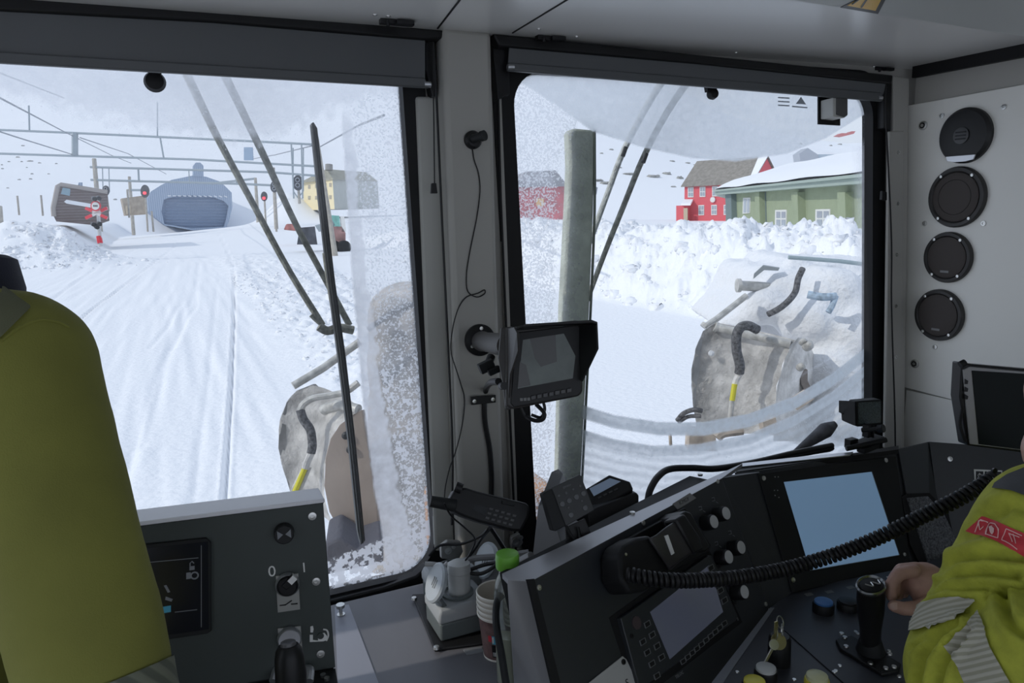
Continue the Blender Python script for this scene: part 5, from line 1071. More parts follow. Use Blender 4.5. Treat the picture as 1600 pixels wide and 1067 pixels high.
for pts, d in (([(1181, 585), (1186, 562), (1196, 560), (1219, 568)], 3.0), ([(1165, 618), (1180, 624), (1196, 628), (1208, 632)], 2.98), ([(1098, 600), (1112, 604), (1130, 606)], 3.08), ([(1112, 548), (1126, 545), (1138, 550), (1139, 572)], 3.08)): mb = MB(); mb.tube([D(x, y, d) for x, y in pts], .012, 8, 4); obj('opening_rim', mb, RIM, t)
mb = MB(); mb.lathe([(.012, 0), (.012, .01), (.004, .012)], D(1111, 552, 3.0), -fw, 12); obj('peep_hole', mb, SNC, t)
for px, d, r_ in (((1261, 541), 2.85, .020), ((1253, 535), 2.86, .013), ((1250, 574), 2.9, .016)): mb = MB(); mb.lathe([(r_, 0), (r_, .03), (r_*.6, .045), (r_*.3, .05)], D(*px, d), -fw+V((-.2, 0, .2)), 12); obj('bolt', mb, PIPE, t)
mb = MB(); mb.tube([D(1183, 515, 2.86), D(1170, 509, 2.84), D(1158, 511, 2.83), D(1151, 524, 2.83), D(1151, 548, 2.84), D(1156, 570, 2.85), D(1155, 583, 2.86)], .0185, 12, 5); obj('hydraulic_hose', mb, HOSE, t)
mb = MB(); mb.tube([D(1157, 583, 2.86), D(1151, 592, 2.86), D(1148, 601, 2.86)], .012, 8, 3); obj('hose_fitting', mb, SM, t)
mb = MB(); mb.tube([D(1148, 600, 2.85), D(1144, 626, 2.85)], .0105, 10); obj('yellow_sleeve', mb, YSL, t)
mb = MB(); mb.tube([D(1144, 625, 2.85), D(1141, 655, 2.85)], .0100, 10); obj('hose_end', mb, PIPE, t)
mb = MB(); mb.tube([D(1058, 657, 2.9), D(1068, 646, 2.88), D(1084, 640, 2.86), D(1097, 642, 2.86)], .0095, 8, 4); mb.tube([D(1060, 660, 2.9), D(1075, 651, 2.88), D(1095, 650, 2.86)], .008, 8, 4); obj('black_tube', mb, HOSE, t)
# left chute
L_ = [D(x, y, 2.9) for x, y in ((489, 602), (463, 610), (447, 628), (436, 660), (435, 702), (443, 735), (454, 770), (462, 800))]
R_ = [D(x, y, 2.75) for x, y in ((566, 640), (540, 655), (524, 672), (512, 700), (507, 735), (506, 765), (512, 800), (520, 820))]
t2 = chute('snow blower discharge chute behind the wiper, with a brown curved plate, left screen', D(500, 800, 2.9), L_, R_, V((.10, .22, 0)))
cheek([(489, 600, 2.9), (463, 610, 2.9), (447, 628, 2.9), (436, 660, 2.9), (434, 700, 2.9), (443, 735, 2.9), (455, 775, 2.9), (468, 775, 3.0), (472, 730, 3.05), (480, 690, 3.1), (490, 650, 3.1), (505, 615, 3.05)], 3, .012, GRP, 'side_plate', t2)
cheek([(565, 640, 2.62), (548, 650, 2.6), (530, 664, 2.6), (516, 685, 2.6), (508, 715, 2.6), (506, 760, 2.6), (514, 800, 2.6), (535, 838, 2.6), (552, 858, 2.6), (592, 834, 2.6), (589, 790, 2.6), (580, 740, 2.6), (572, 690, 2.6)], 3, .014, TAN, 'brown_plate', t2)
mb = MB(); mb.tube([D(458, 603, 2.9), D(505, 575, 2.95), D(545, 546, 3.0), D(562, 534, 3.0)], .016, 12); obj('upper_arm', mb, PIPE, t2)
mb = MB(); mb.tube([D(560, 640, 2.75), D(530, 632, 2.8), D(505, 640, 2.85)], .020, 12); obj('cross_pipe', mb, PIPE, t2)
mb = MB(); mb.tube([D(560, 598, 2.75), D(540, 612, 2.75), D(515, 618, 2.75), D(490, 622, 2.75), D(474, 632, 2.75), D(470, 642, 2.75)], .013, 10, 5); obj('frosted_hose', mb, PIPE, t2)
mb = MB(); mb.tube([D(469, 640, 2.75), D(474, 655, 2.75), D(485, 672, 2.75), D(488, 695, 2.75), D(486, 708, 2.75)], .0165, 12, 5); obj('hydraulic_hose', mb, HOSE, t2)
mb = MB(); mb.tube([D(487, 706, 2.75), D(480, 722, 2.75), D(477, 732, 2.75)], .014, 10, 3); obj('hose_fitting', mb, SM, t2)
mb = MB(); mb.tube([D(477, 730, 2.75), D(460, 770, 2.75)], .0105, 10); obj('yellow_sleeve', mb, YSL, t2)
mb = MB(); mb.tube([D(473, 733, 2.76), D(455, 772, 2.76)], .0075, 8); mb.tube([D(484, 730, 2.76), D(466, 772, 2.76)], .0075, 8); obj('guide_rod', mb, PIPE, t2)
for px in ((541, 680), (548, 702)): mb = MB(); mb.lathe([(.014, 0), (.014, .012), (.006, .018)], D(*px, 2.6), -fw, 12); obj('bolt', mb, WBL, t2)
# snow-caked housing behind the chutes, one blob built from many, and the deck
def lumps(mb, pts):
    for x, y, d, r_ in pts: mb.ball(D(x, y, d), (r_, r_*1.1, r_*.85), 14)
hs = thing('blower_housing', 'snow-caked snow blower housing with rods and hoses, behind the right chute', 'snow blower', D(1280, 700, 3.6))
mb = MB(); out_ = [(1164, 462), (1177, 430), (1193, 416), (1220, 420), (1236, 402), (1314, 409), (1420, 412), (1440, 700), (1240, 700), (1225, 540), (1120, 512)]
mb.prism([D(x, y, 3.35) for x, y in out_], V((.25, .55, 0)))
lumps(mb, [(1190, 480, 3.25, .10), (1230, 450, 3.3, .11), (1290, 460, 3.25, .16), (1340, 520, 3.2, .2), (1300, 580, 3.15, .14), (1260, 500, 3.2, .13), (1160, 500, 3.3, .06), (1310, 650, 3.1, .12), (1380, 460, 3.3, .15), (1250, 660, 3.2, .1)])
fuse('snow_crust', mb, SNC, hs, .022, 3, .035, .10)
mb = MB(); mb.tube([D(1153, 446, 3.2), D(1204, 449, 3.25)], .022, 12); mb.tube([D(1151, 446, 3.2), D(1157, 446, 3.2)], .030, 12); obj('round_bar', mb, PIPE, hs)
mb = MB(); mb.tube([D(1102, 510, 3.05), D(1120, 498, 3.08), D(1166, 462, 3.12)], .013, 10); mb.tube([D(1100, 512, 3.05), D(1104, 507, 3.05)], .020, 10); obj('tie_rod', mb, PIPE, hs)
mb = MB(); mb.prism([D(x, y, 3.2) for x, y in ((1177, 436), (1178, 428), (1192, 415), (1218, 419), (1216, 423), (1194, 422), (1184, 430))], V((.03, .03, 0))); obj('bracket', mb, mat('bracket_grey', (.30, .33, .34), .6), hs)
mb = MB(); mb.tube([D(1232, 402, 3.25), D(1312, 408, 3.25), D(1360, 414, 3.25)], .009, 8); obj('top_edge', mb, mat('edge_blue', (.34, .42, .44), .6), hs)
mb = MB(); mb.tube([D(1200, 491, 3.10), D(1216, 483, 3.07), D(1232, 470, 3.06), D(1243, 455, 3.07), D(1247, 436, 3.08), D(1254, 420, 3.1)], .013, 10, 5); obj('hose', mb, HOSE, hs)
mb = MB(); mb.tube([D(1262, 460, 3.0), D(1284, 464, 2.98), D(1306, 463, 2.98)], .016, 10, 3); mb.tube([D(1306, 462, 2.98), D(1300, 478, 2.98), D(1294, 488, 2.98)], .012, 10, 3); obj('blue_grey_rod', mb, mat('rod_blue', (.40, .50, .60), .7, var=.4, vs=40), hs)
mb = MB(); mb.prism([D(x, y, 3.0) for x, y in ((1250, 572), (1262, 578), (1262, 595), (1270, 612), (1262, 618), (1252, 600))], V((.02, .03, 0))); obj('linkage', mb, RIM, hs)
hl = thing('blower_housing', 'brown snow-spattered blower housing behind the left screen\'s iced right side', 'snow blower', D(620, 860, 3.2))
mb = MB(); mb.prism([D(x, y, 3.2) for x, y in ((574, 480), (600, 462), (680, 450), (760, 470), (800, 700), (780, 900), (580, 900), (575, 700))], V((.15, .5, 0)))
lumps(mb, [(610, 490, 3.15, .09), (660, 500, 3.1, .10), (600, 560, 3.15, .07)])
fuse('housing', mb, mat('housing_brown', (.42, .38, .34), .8, bump=.8, bs=40, var=.5, vs=7), hl, .022, 3, .03, .12)
mb = MB(); mb.tube([D(575, 515, 3.05), D(620, 482, 3.05), D(668, 470, 3.05)], .012, 8); mb.tube([D(600, 600, 3.0), D(640, 555, 3.0), D(670, 530, 3.0)], .016, 8); obj('rod', mb, HOSE, hl)
# deck in front of the screens, orange bonnet
DK = mat('deck_grey', (.13, .125, .13), .8, bump=.6, bs=50, var=.4, vs=10); ORG = mat('bonnet_orange', (.62, .26, .06), .5)
mb = MB(); mb.prism([(-.2, 1.75, 1.95), (2.6, 1.75, 1.95), (2.6, 2.15, 1.95), (-.2, 2.15, 1.95)], (0, 0, .03)); dk = obj('front_deck', mb, DK, None); tag(dk, 'dark deck plate at the vehicle\'s nose below the windscreens', 'deck')
mb = MB(); mb.abox(.56, .88, 1.66, 1.92, 1.99, 2.36); tag(obj('bonnet', mb, ORG, None, .03), 'orange bonnet showing at the lower corners of both windscreens, outside the centre pillar', 'bonnet')
mb = MB(); mb.prism([D(x, y, 2.4) for x, y in ((508, 850), (530, 840), (560, 862), (596, 850), (600, 880), (508, 900))], V((.05, .2, 0))); tag(obj('cover', mb, mat('tarp', (.10, .10, .12), .8, bump=.5, bs=40), None, .01), 'dark cover at the foot of the brown curved plate', 'cover')
mb = MB(); mb.prism([D(x, y, 2.8) for x, y in ((1078, 672), (1118, 674), (1120, 705), (1076, 703))], V((.02, .05, 0))); mb.prism([D(x, y, 2.8) for x, y in ((1192, 660), (1212, 652), (1216, 672), (1196, 680))], V((.02, .05, 0))); mb.prism([D(x, y, 2.7) for x, y in ((1240, 630), (1266, 614), (1272, 624), (1246, 641))], V((.02, .05, 0)))
mb.tube([D(1047, 678, 2.7), D(1048, 696, 2.7)], .006, 8); mb.tube([D(1120, 684, 2.75), D(1130, 676, 2.75), D(1160, 672, 2.75)], .02, 8, 3)
tag(obj('chute_base', mb, mat('base_tan', (.50, .43, .36), .8, var=.4, vs=20)), 'tan snow-spotted base pieces under the right chute, seen between the ice smears', 'base')
# ============================================================ snow clods (uncountable)
def clods(name, pts, label):
    mb = MB()
    for x, y, z, r_ in pts:
        n0 = len(mb.bm.verts); mb.ball((x, y, z), (r_*random.uniform(.7, 1.2), r_*random.uniform(.7, 1.2), r_*random.uniform(.6, .9)), 8)
        mb.bm.verts.ensure_lookup_table()
        for v in mb.bm.verts[n0:]: v.co += V([random.uniform(-.3, .3)*r_ for _ in range(3)])
    o = obj(name, mb, snow, ang=180); tag(o, label, 'snow', kind='stuff'); return o
pts = []
X_ = np.array([random.uniform(12.6, 21) for _ in range(1500)]); Y_ = np.array([random.uniform(7, 48) for _ in range(1500)]); Z_ = height(X_, Y_)
for x, y, z in zip(X_, Y_, Z_): r_ = random.choice((.04, .05, .06, .08, .11, .16, .24)); pts.append((x, y, z-r_*.2, r_))
clods('snow_clods', pts, 'loose lumps of snow heaped along the bank on the right')
pts = []
X_ = np.array([random.uniform(2.2, 7.5) for _ in range(1500)]); Y_ = np.array([random.uniform(7, 42) for _ in range(1500)]); Z_ = height(X_, Y_)
for x, y, z in zip(X_, Y_, Z_):
    r_ = random.choice((.02, .03, .04, .06, .09))
    if x/y < .38: pts.append((x, y, z-r_*.1, r_))
X_ = np.array([random.gauss(-7.5, 2.2) for _ in range(260)]); Y_ = np.array([random.gauss(60, 2) for _ in range(260)]); Z_ = height(X_, Y_)
for x, y, z in zip(X_, Y_, Z_): r_ = random.choice((.08, .12, .18, .25)); pts.append((x, y, z, r_))
clods('snow_crumbs', pts, 'small snow crumbs scattered beside the cleared track')
# ============================================================ buildings
def vplane(p1, p2):  # vertical plane through two points, facing the camera
    d = V(p2)-V(p1); d.z = 0; n = V((d.y, -d.x, 0)).normalized()
    if (O-V(p1)).dot(n) < 0: n = -n
    return Pl(p1, n)
# snow shed over the track
SH = wavemat('shed_cladding_shade', (.30, .37, .48), (.40, .47, .58), .9, 'X', .8, .3, .4); SHD2 = wavemat('shed_planks_shade', (.20, .27, .39), (.27, .34, .46), 1.1, 'Z', .8, .4, .4)  # the blue of the shade is put into the boards' own colours
sp = Pl(D(300, 350, 135), (.05, -1, 0))
t = thing('snow_shed', 'blue-shaded wooden snow shed over the track, a snow blower hood peeping over its roof', 'snow shed', sp.hit(300, 357))
ol = [(232, 330), (231, 310), (236, 299), (252, 289), (268, 281), (302, 274), (322, 276), (345, 284), (362, 301), (363, 324), (358, 345), (353, 357), (300, 360), (258, 352), (244, 340)]
po = [sp.uv(sp.hit(*p)) for p in ol]; hole = [sp.uv(sp.hit(*p)) for p in ((257, 350), (252, 330), (256, 312), (275, 306), (300, 305), (330, 307), (350, 314), (357, 322), (354, 340), (350, 354), (300, 357))]
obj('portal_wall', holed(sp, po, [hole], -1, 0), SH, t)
mb = MB(); mb.prism([sp.hit(*p)-sp.n*1 for p in ol], -sp.n*25); obj('tunnel_body', mb, SHD2, t)  # solid darker planks close the mouth in place of its shadowed depth
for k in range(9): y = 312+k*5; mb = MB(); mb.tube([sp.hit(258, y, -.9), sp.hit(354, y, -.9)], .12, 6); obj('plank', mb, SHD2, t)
for k in range(12): x = 262+k*8; mb = MB(); mb.tube([sp.hit(x, 306+.0*k, .05), sp.hit(x+5, 306+.2*k, .05)], .10, 5); obj('icicle_ledge', mb, SNC, t)
mb = MB(); mb.prism([sp.hit(*p, .5) for p in ((302, 275), (302, 259), (306, 254), (313, 254), (318, 259), (318, 276))], -sp.n*2); obj('roof_vent', mb, SH, t)
# leaning brown goods building half buried on the left
BRW = wavemat('brown_boards', (.13, .095, .085), (.19, .15, .14), 1.1, 'Z', .8, .3); BW = Pl(D(130, 320, 75), (.1, -1, 0))
t = thing('buried_shed', 'brown board building tilted in the snow, left of the crossing sign', 'building', BW.hit(130, 345))
mb = MB(); mb.prism([BW.hit(*p) for p in ((84, 338), (83, 325), (90, 292), (95, 288), (168, 300), (171, 345), (150, 352), (88, 346))], BW.n*-5); obj('wall', mb, BRW, t)
mb = MB(); mb.prism([BW.hit(*p, .05) for p in ((100, 315), (104, 312), (152, 320), (152, 326), (104, 318))], BW.n*-.1); obj('snow_ledge', mb, snow, t)
mb = MB(); mb.prism([BW.hit(*p, .05) for p in ((95, 303), (98, 293), (110, 295), (109, 306))], BW.n*-.1); obj('window_pane', mb, mat('pane_blue', (.25, .38, .45), .3), t)
mb = MB(); mb.tube([BW.hit(*p, .1) for p in ((84, 338), (83, 325), (90, 291), (95, 288), (168, 300))], .22, 6); obj('frame_edge', mb, mat('edge_pale', (.38, .34, .31), .8), t)
mb = MB(); mb.prism([BW.hit(*p, .1) for p in ((122, 289), (123, 285), (129, 285), (129, 291))], BW.n*-.6); obj('roof_box', mb, SH, t)
# small tan hut left of the shed
HW = Pl(D(205, 325, 95), (.1, -1, 0)); t = thing('snowed_hut', 'small tan hut half buried between two poles, left of the snow shed', 'hut', HW.hit(205, 335))
mb = MB(); mb.prism([HW.hit(*p) for p in ((190, 310), (228, 305), (228, 335), (196, 337))], HW.n*-4); obj('wall', mb, mat('tan_wall', (.42, .35, .27), .8, var=.2, vs=2), t)
mb = MB(); mb.prism([HW.hit(*p, .1) for p in ((196, 322), (204, 321), (204, 334), (197, 335))], HW.n*-.2); obj('door', mb, mat('door_pale', (.6, .5, .36), .7), t)
# yellow house
CRM = mat('cream_wall', (.90, .78, .50), .8); CRS = mat('cream_shade', (.52, .54, .50), .8, var=.05, vs=1); RFG = mat('roof_olive', (.34, .33, .26), .85, bump=.4, bs=5, var=.2, vs=2)
c0, c1, c2 = D(475, 318, 116), D(522, 316, 108), D(592, 316, 122); e0_, e1_, e2_ = D(476, 286, 116), D(521, 279, 108), D(592, 283, 122)
hz_ = e1_.z; bz = c1.z-1
def flat(p, z): return V((p.x, p.y, z))
t = thing('yellow_house', 'cream house with an olive roof on the slope, beyond the wiper blade', 'house', flat(c1, bz))
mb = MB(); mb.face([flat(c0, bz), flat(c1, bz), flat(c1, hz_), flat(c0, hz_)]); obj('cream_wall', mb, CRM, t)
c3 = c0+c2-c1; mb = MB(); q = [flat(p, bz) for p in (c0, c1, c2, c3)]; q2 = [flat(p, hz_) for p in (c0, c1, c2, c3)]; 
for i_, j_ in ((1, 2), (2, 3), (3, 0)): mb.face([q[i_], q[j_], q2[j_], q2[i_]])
obj('shaded_wall', mb, CRS, t)  # same cream house; shade on the other walls is painted as grey
rg0 = D(510, 264, 112); rg1 = rg0+(c2-c1)*.9; rg1.z = rg0.z
mb = MB(); mb.face([q2[0]+V((-.6, 0, -.2)), q2[1]+V((0, -.6, -.2)), rg0]); mb.face([q2[1]+V((0, -.6, -.2)), q2[2], rg1, rg0]); mb.face([q2[2], q2[3], rg1]); mb.face([q2[3], q2[0]+V((-.6, 0, -.2)), rg0, rg1]); obj('roof', mb, RFG, t)
mb = MB(); mb.cyl(D(514, 266, 110), D(514, 257, 110), .55, seg=8); obj('chimney', mb, mat('chimney_grey', (.3, .29, .27), .9), t)
yw = vplane(flat(c0, bz), flat(c1, bz)); DW = mat('window_dim', (.45, .40, .30), .4)
for x, y in ((483, 292), (494, 291), (508, 289), (516, 289), (483, 309), (494, 309), (516, 308)): obj('window', PF(yw, [(x-1.8, y-3), (x+1.8, y-3), (x+1.8, y+3), (x-1.8, y+3)], .05, .1), DW, t)
# red house
REDW = mat('red_boards', (.68, .12, .14), .75, bump=.3, bs=8); RFB = mat('roof_slate', (.27, .25, .22), .85, bump=.5, bs=6, var=.2, vs=2)
WF = mat('window_frame_white', (.75, .75, .72), .6); GL = mat('window_glass', (.35, .40, .45), .15)
def redhouse():
    a, b = D(1069, 345, 126), D(1174, 340, 117); A_, B_ = flat(a, 0.0), flat(b, 0.0); ez = D(1070, 290, 126).z
    d = (B_-A_); L = d.length; d.normalize(); n = V((d.y, -d.x, 0)); n = n if (O-A_).dot(n) > 0 else -n
    t = thing('red_house', 'red two-storey house with a grey roof and white windows, left of the green building', 'house', A_)
    Cc, Dd = B_-n*8.5, A_-n*8.5; up_ = V((0, 0, 1)); e = up_*ez; rz = D(1100, 255, 130).z; ma, mb_ = (A_+Dd)/2, (B_+Cc)/2
    mb = MB(); mb.loft([[A_, B_, Cc, Dd], [p+e for p in (A_, B_, Cc, Dd)]]); mb.face([B_+e, Cc+e, flat(mb_, rz)]); mb.face([A_+e, Dd+e, flat(ma, rz)]); obj('wall', mb, REDW, t)
    f = n*.5-up_*.25; r1, r2 = flat(ma, rz)-d*.4+up_*.1, flat(mb_, rz)+d*.3+up_*.1
    mb = MB(); mb.prism([A_+e+f-d*.4, B_+e+f+d*.3, r2, r1], up_*.15); mb.prism([Dd+e-f-d*.4-up_*.5, Cc+e-f+d*.3-up_*.5, r2, r1], up_*.15); obj('roof', mb, RFB, t)
    mb = MB(); mb.prism([B_+e+f+d*.3+up_*.16, r2+up_*.16, r2-d*1.6+up_*.16, B_+e+f-d*.5+up_*.16], up_*.12); obj('roof_snow', mb, snow, t)
    W_ = Pl(A_, n)
    def win(x, y, w_=4.4, h_=8):
        fr = obj('window', PF(W_, [(x-w_, y-h_), (x+w_, y-h_-.3), (x+w_, y+h_-.3), (x-w_, y+h_)], .12, .15), WF, t)
        for i in (0, 1):
            for j in (0, 1): obj('pane', PF(W_, [(x-w_*.8+i*w_*.9, y-h_*.85+j*h_*.9), (x-w_*.1+i*w_*.9, y-h_*.85+j*h_*.9), (x-w_*.1+i*w_*.9, y-h_*.12+j*h_*.9), (x-w_*.8+i*w_*.9, y-h_*.12+j*h_*.9)], .16, .05), GL, fr)
    for x, y in ((1079, 300.5), (1097.5, 299.8), (1117, 299), (1137, 297.5), (1095.5, 328.5), (1115.5, 328.2), (1135, 328)): win(x, y)
    mb = MB(); c = W_.hit(1114, 312, .15); mb.lathe([(.45, 0), (.45, .15), (.1, .2)], c, n, 16); obj('wall_lamp', mb, WF, t)
    # porch
    pq = [W_.hit(*p) for p in ((1066, 321), (1078, 321), (1078, 346), (1066, 346))]; mb = MB(); mb.prism([p for p in pq], n*1.8); po_ = obj('porch', mb, REDW, t)
    mb = MB(); pr = [W_.hit(*p, 2.1) for p in ((1064, 321), (1079, 321))]+[W_.hit(*p) for p in ((1083, 314), (1069, 314))]; mb.prism(pr, (0, 0, .3)); obj('porch_roof', mb, snow, po_)
    obj('porch_door', PF(W_, [(1068, 325), (1074, 325), (1074, 345), (1068, 345)], 1.95, .15), mat('door_tan', (.5, .42, .3), .7), po_)
redhouse()
# green building
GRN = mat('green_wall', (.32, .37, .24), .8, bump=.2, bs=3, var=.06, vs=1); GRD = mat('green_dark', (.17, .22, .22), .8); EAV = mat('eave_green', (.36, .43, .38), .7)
gw = vplane(D(1220, 349, 50), D(1285, 350, 42)); t = thing('green_building', 'long green building with pilasters, white cross windows and a snow-covered roof', 'building', flat(gw.hit(1200, 370), 0))
zE = gw.hit(1200, 299).z; Lf, Rt = flat(gw.hit(1134, 340), 0), flat(gw.hit(1460, 340), 0)
mb = MB(); mb.prism([Lf, Rt, Rt+V((0, 0, zE)), Lf+V((0, 0, zE))], gw.n*-9); obj('wall', mb, GRN, t)
dd_ = (Rt-Lf).normalized(); U = V((0, 0, 1))
mb = MB(); a = Lf-dd_*.5+U*zE; b = Rt+U*zE; mb.prism([a, b, b+gw.n*.9, a+gw.n*.9], U*.28); mb.prism([a+U*.28, b+U*.28, b+U*.28+gw.n*1.1, a+U*.28+gw.n*1.1], U*.15); obj('eaves', mb, EAV, t)
mb = MB(); ridge = 1.7; rows = []
for k in range(9):
    s_ = k/8; rows.append([Lf.lerp(Rt, j/24)-dd_*.3*(j == 0)+gw.n*(.95-6.5*s_)+U*(zE+.45+ridge*s_+.30*sin(pi*min(1, s_*3)*.5)+.10+.04*sin(j*.9+k)) for j in range(25)])
rows.append([p-gw.n*5-U*3 for p in rows[-1]]); mb.loft(rows, cap=False, close=False); mb.face([r_[0] for r_ in rows]+[rows[-1][0]-U*3, Lf+U*(zE-.1)+gw.n*.9]); obj('roof_snow', mb, snow, t)
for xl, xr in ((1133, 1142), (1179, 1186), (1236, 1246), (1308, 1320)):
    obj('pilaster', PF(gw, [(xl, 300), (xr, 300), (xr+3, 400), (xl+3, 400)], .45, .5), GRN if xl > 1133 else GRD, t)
    obj('pilaster_shade', PF(gw, [(xr, 300), (xr+(10 if xl > 1133 else 4), 300), (xr+(12 if xl > 1133 else 5), 400), (xr+3, 400)], .05, .06), GRD, t)  # flat dark strip on the wall, painting the shade beside each pilaster
def gwin(x0, x1, y0, y1):
    fr = obj('window', PF(gw, [(x0, y0), (x1, y0-.5), (x1-1, y1), (x0-1, y1)], .06, .1), WF, t); w_, h_ = x1-x0, y1-y0
    for i in (0, 1):
        for u0_, u1_ in ((.05, .22), (.27, .44), (.50, .64), (.68, .82), (.86, .98)): obj('pane', PF(gw, [(x0+w_*(.10+.46*i), y0+h_*u0_), (x0+w_*(.44+.46*i), y0+h_*u0_), (x0+w_*(.44+.46*i), y0+h_*u1_), (x0+w_*(.10+.46*i), y0+h_*u1_)], .09, .03), GL, fr)
gwin(1211, 1228.5, 328, 384); gwin(1274, 1296.5, 327, 386)
fr = obj('window', PF(gw, [(1161, 309), (1172, 308.5), (1171, 333), (1160, 334)], .06, .1), WF, t)
for i in (0, 1): obj('pane', PF(gw, [(1162+i*5, 311), (1165.5+i*5, 311), (1165+i*5, 332), (1161.5+i*5, 332)], .09, .03), GL, fr)
# barn and far houses on the right
rb = Pl(D(845, 330, 100), (-.3, -1, 0)); t = thing('red_barn', 'red barn blurred behind the frosted left side of the right screen', 'barn', rb.hit(840, 345))
obj('wall', PF(rb, [(806, 292), (882, 290), (882, 343), (806, 343)], 0, 8), mat('barn_red', (.50, .10, .12), .8, var=.3, vs=.6), t); obj('roof', PF(rb, [(800, 293), (822, 268), (868, 266), (888, 291)], .5, 9), mat('barn_roof', (.33, .33, .36), .8, var=.4, vs=.6), t)
obj('door', PF(rb, [(838, 310), (850, 310), (850, 322), (838, 322)], .1, .1), mat('barn_door', (.7, .42, .15), .7), t)
gb = Pl(D(1265, 245, 150), (-.5, -1, 0)); t = thing('grey_cabin', 'small grey cabin peeping over the snowy roof of the green building', 'cabin', gb.hit(1262, 250))
obj('gable', PF(gb, [(1249, 240), (1262, 231), (1279, 242), (1279, 256), (1251, 256)], 0, 4), mat('cabin_grey', (.42, .45, .50), .8), t); obj('side_wall', PF(gb, [(1279, 241), (1305, 241), (1305, 252), (1279, 252)], -.5, 3), mat('cabin_blue', (.45, .52, .58), .8), t)
rc_ = Pl(D(1322, 208, 420), (-.5, -1, 0)); tag(obj('far_cabin', PF(rc_, [(1308, 212), (1315, 208), (1326, 208), (1331, 205), (1337, 205), (1334, 209), (1318, 213)], 0, 6), mat('far_red', (.55, .22, .22), .8)), 'tiny red cabins high on the right-hand slope', 'cabin')
gq = Pl(D(925, 310, 140), (-.3, -1, 0)); tag(obj('far_hut', PF(gq, [(927, 290), (934, 293), (932, 304), (928, 302)], 0, 3), mat('hut_dark', (.3, .32, .36), .8)), 'small dark hut on the slope just right of the iced wiper blade', 'hut')
# rocks on the slopes
RK = mat('rock', (.36, .36, .34), .9, bump=.5, bs=3, var=.4, vs=1)
ter = BVHTree.FromPolygons([v.co[:] for v in g.data.vertices], [p.vertices[:] for p in g.data.polygons])
rk = [(933, 282, 20, 3), (948, 286, 26, 3), (982, 272, 22, 3), (955, 234, 8, 2), (968, 262, 8, 2), (1020, 276, 26, 4), (1042, 272, 16, 4), (1062, 279, 12, 5), (1074, 255, 10, 2), (1086, 258, 8, 2), (1050, 252, 10, 2), (1052, 292, 10, 2), (940, 240, 6, 2), (1250, 225, 8, 2), (1290, 212, 10, 3), (1312, 226, 8, 2), (1322, 222, 8, 2), (1298, 228, 6, 2),
      (36, 228, 5, 2), (28, 246, 6, 2), (47, 252, 9, 2), (62, 255, 5, 2), (14, 253, 4, 2), (34, 253, 4, 2), (50, 272, 4, 2), (48, 280, 5, 2), (30, 281, 5, 2), (3, 258, 3, 2), (4, 264, 4, 2), (76, 272, 4, 1.5), (88, 256, 4, 1.5), (12, 294, 4, 1.5), (42, 262, 3, 1.5), (180, 312, 6, 2)]
for i, (x, y, w_, h_) in enumerate(rk):
    r = ray(x, y); hit, nn, _, _ = ter.ray_cast(O, r.normalized())
    if not hit: continue
    d_ = (hit-O).dot(fw)/F; mb = MB(); mb.ball(hit, (w_*.5*d_, w_*.4*d_, h_*.8*d_), 10)
    for v in mb.bm.verts: v.co += V([random.uniform(-.14, .14)*w_*.5*d_ for _ in range(2)]+[random.uniform(-.2, .2)*h_*d_])
    rgt = x > 700
    tag(obj('rock', mb, RK, ang=20), 'dark rock poking out of the snowy slope beyond the houses' if rgt else 'small dark rock poking out of the far slope above the tilted brown building', 'rock', 'rocks on the right slope' if rgt else 'rocks on the left slope')
# ============================================================ railway furniture
MAST = mat('mast_wood', (.42, .39, .34), .85, bump=.4, bs=4, var=.2, vs=3); BEAM = mat('beam_grey', (.34, .39, .42), .7); WIRE = mat('wire', (.25, .27, .30), .6)
def gantry(lab, dep, masts, beams, hang):
    t = thing('catenary_gantry', lab, 'gantry', D(masts[0][0][0], masts[0][1][1], dep))
    for (a, b, r_) in masts: mb = MB(); mb.tube([D(*b, dep), D(*a, dep)], [r_, r_*.8], 8); obj('mast', mb, MAST, t)
    for pts in beams: mb = MB(); mb.tube([D(x, y, dep) for x, y in pts], .09*dep/60, 6); obj('beam', mb, BEAM, t)
    for (a, b, w_) in hang: mb = MB(); mb.tube([D(*a, dep), D(*b, dep)], w_, 6); obj('drop_post', mb, BEAM, t)
    return t
gantry('nearest catenary gantry, its twin beams crossing the whole left screen', 55, [((494, 214), (524, 402), .22), ((-170, 190), (-120, 420), .22)], [[(-170, 188), (0, 203), (100, 207), (250, 214), (400, 221), (496, 226)], [(-160, 232), (0, 240), (130, 244), (300, 249), (498, 260)]],
       [((117, 208), (117, 243), .22), ((250, 214), (256, 248), .06), ((45, 165), (46, 203), .06), ((246, 160), (246, 213), .05), ((455, 224), (459, 310), .06), ((471, 224), (473, 310), .06)])
gantry('second catenary gantry, two thin beams just above the snow shed', 96, [((147, 248), (158, 378), .32), ((427, 262), (432, 362), .25)], [[(141, 261), (250, 264), (420, 269), (500, 275)], [(142, 281), (250, 284), (370, 287), (436, 290)]], [((216, 264), (217, 282), .12), ((368, 270), (370, 287), .12), ((295, 266), (296, 284), .06), ((160, 260), (161, 300), .06), ((170, 260), (171, 300), .06)])
gantry('farthest catenary gantry, with masts on both sides of the snow shed', 112, [((202, 276), (209, 367), .26), ((399, 278), (404, 358), .26)], [[(200, 297), (222, 297)], [(399, 279), (330, 287)]], [((198, 298), (199, 307), .08)])
def wire(pts, r_, lab): mb = MB(); mb.tube([D(*p) for p in pts], r_, 5); tag(obj('overhead_wire', mb, WIRE), lab, 'wire')
wire([(-90, 75, 20), (0, 114, 28), (100, 153, 55)], .035, 'overhead wire highest at the top left of the left screen')
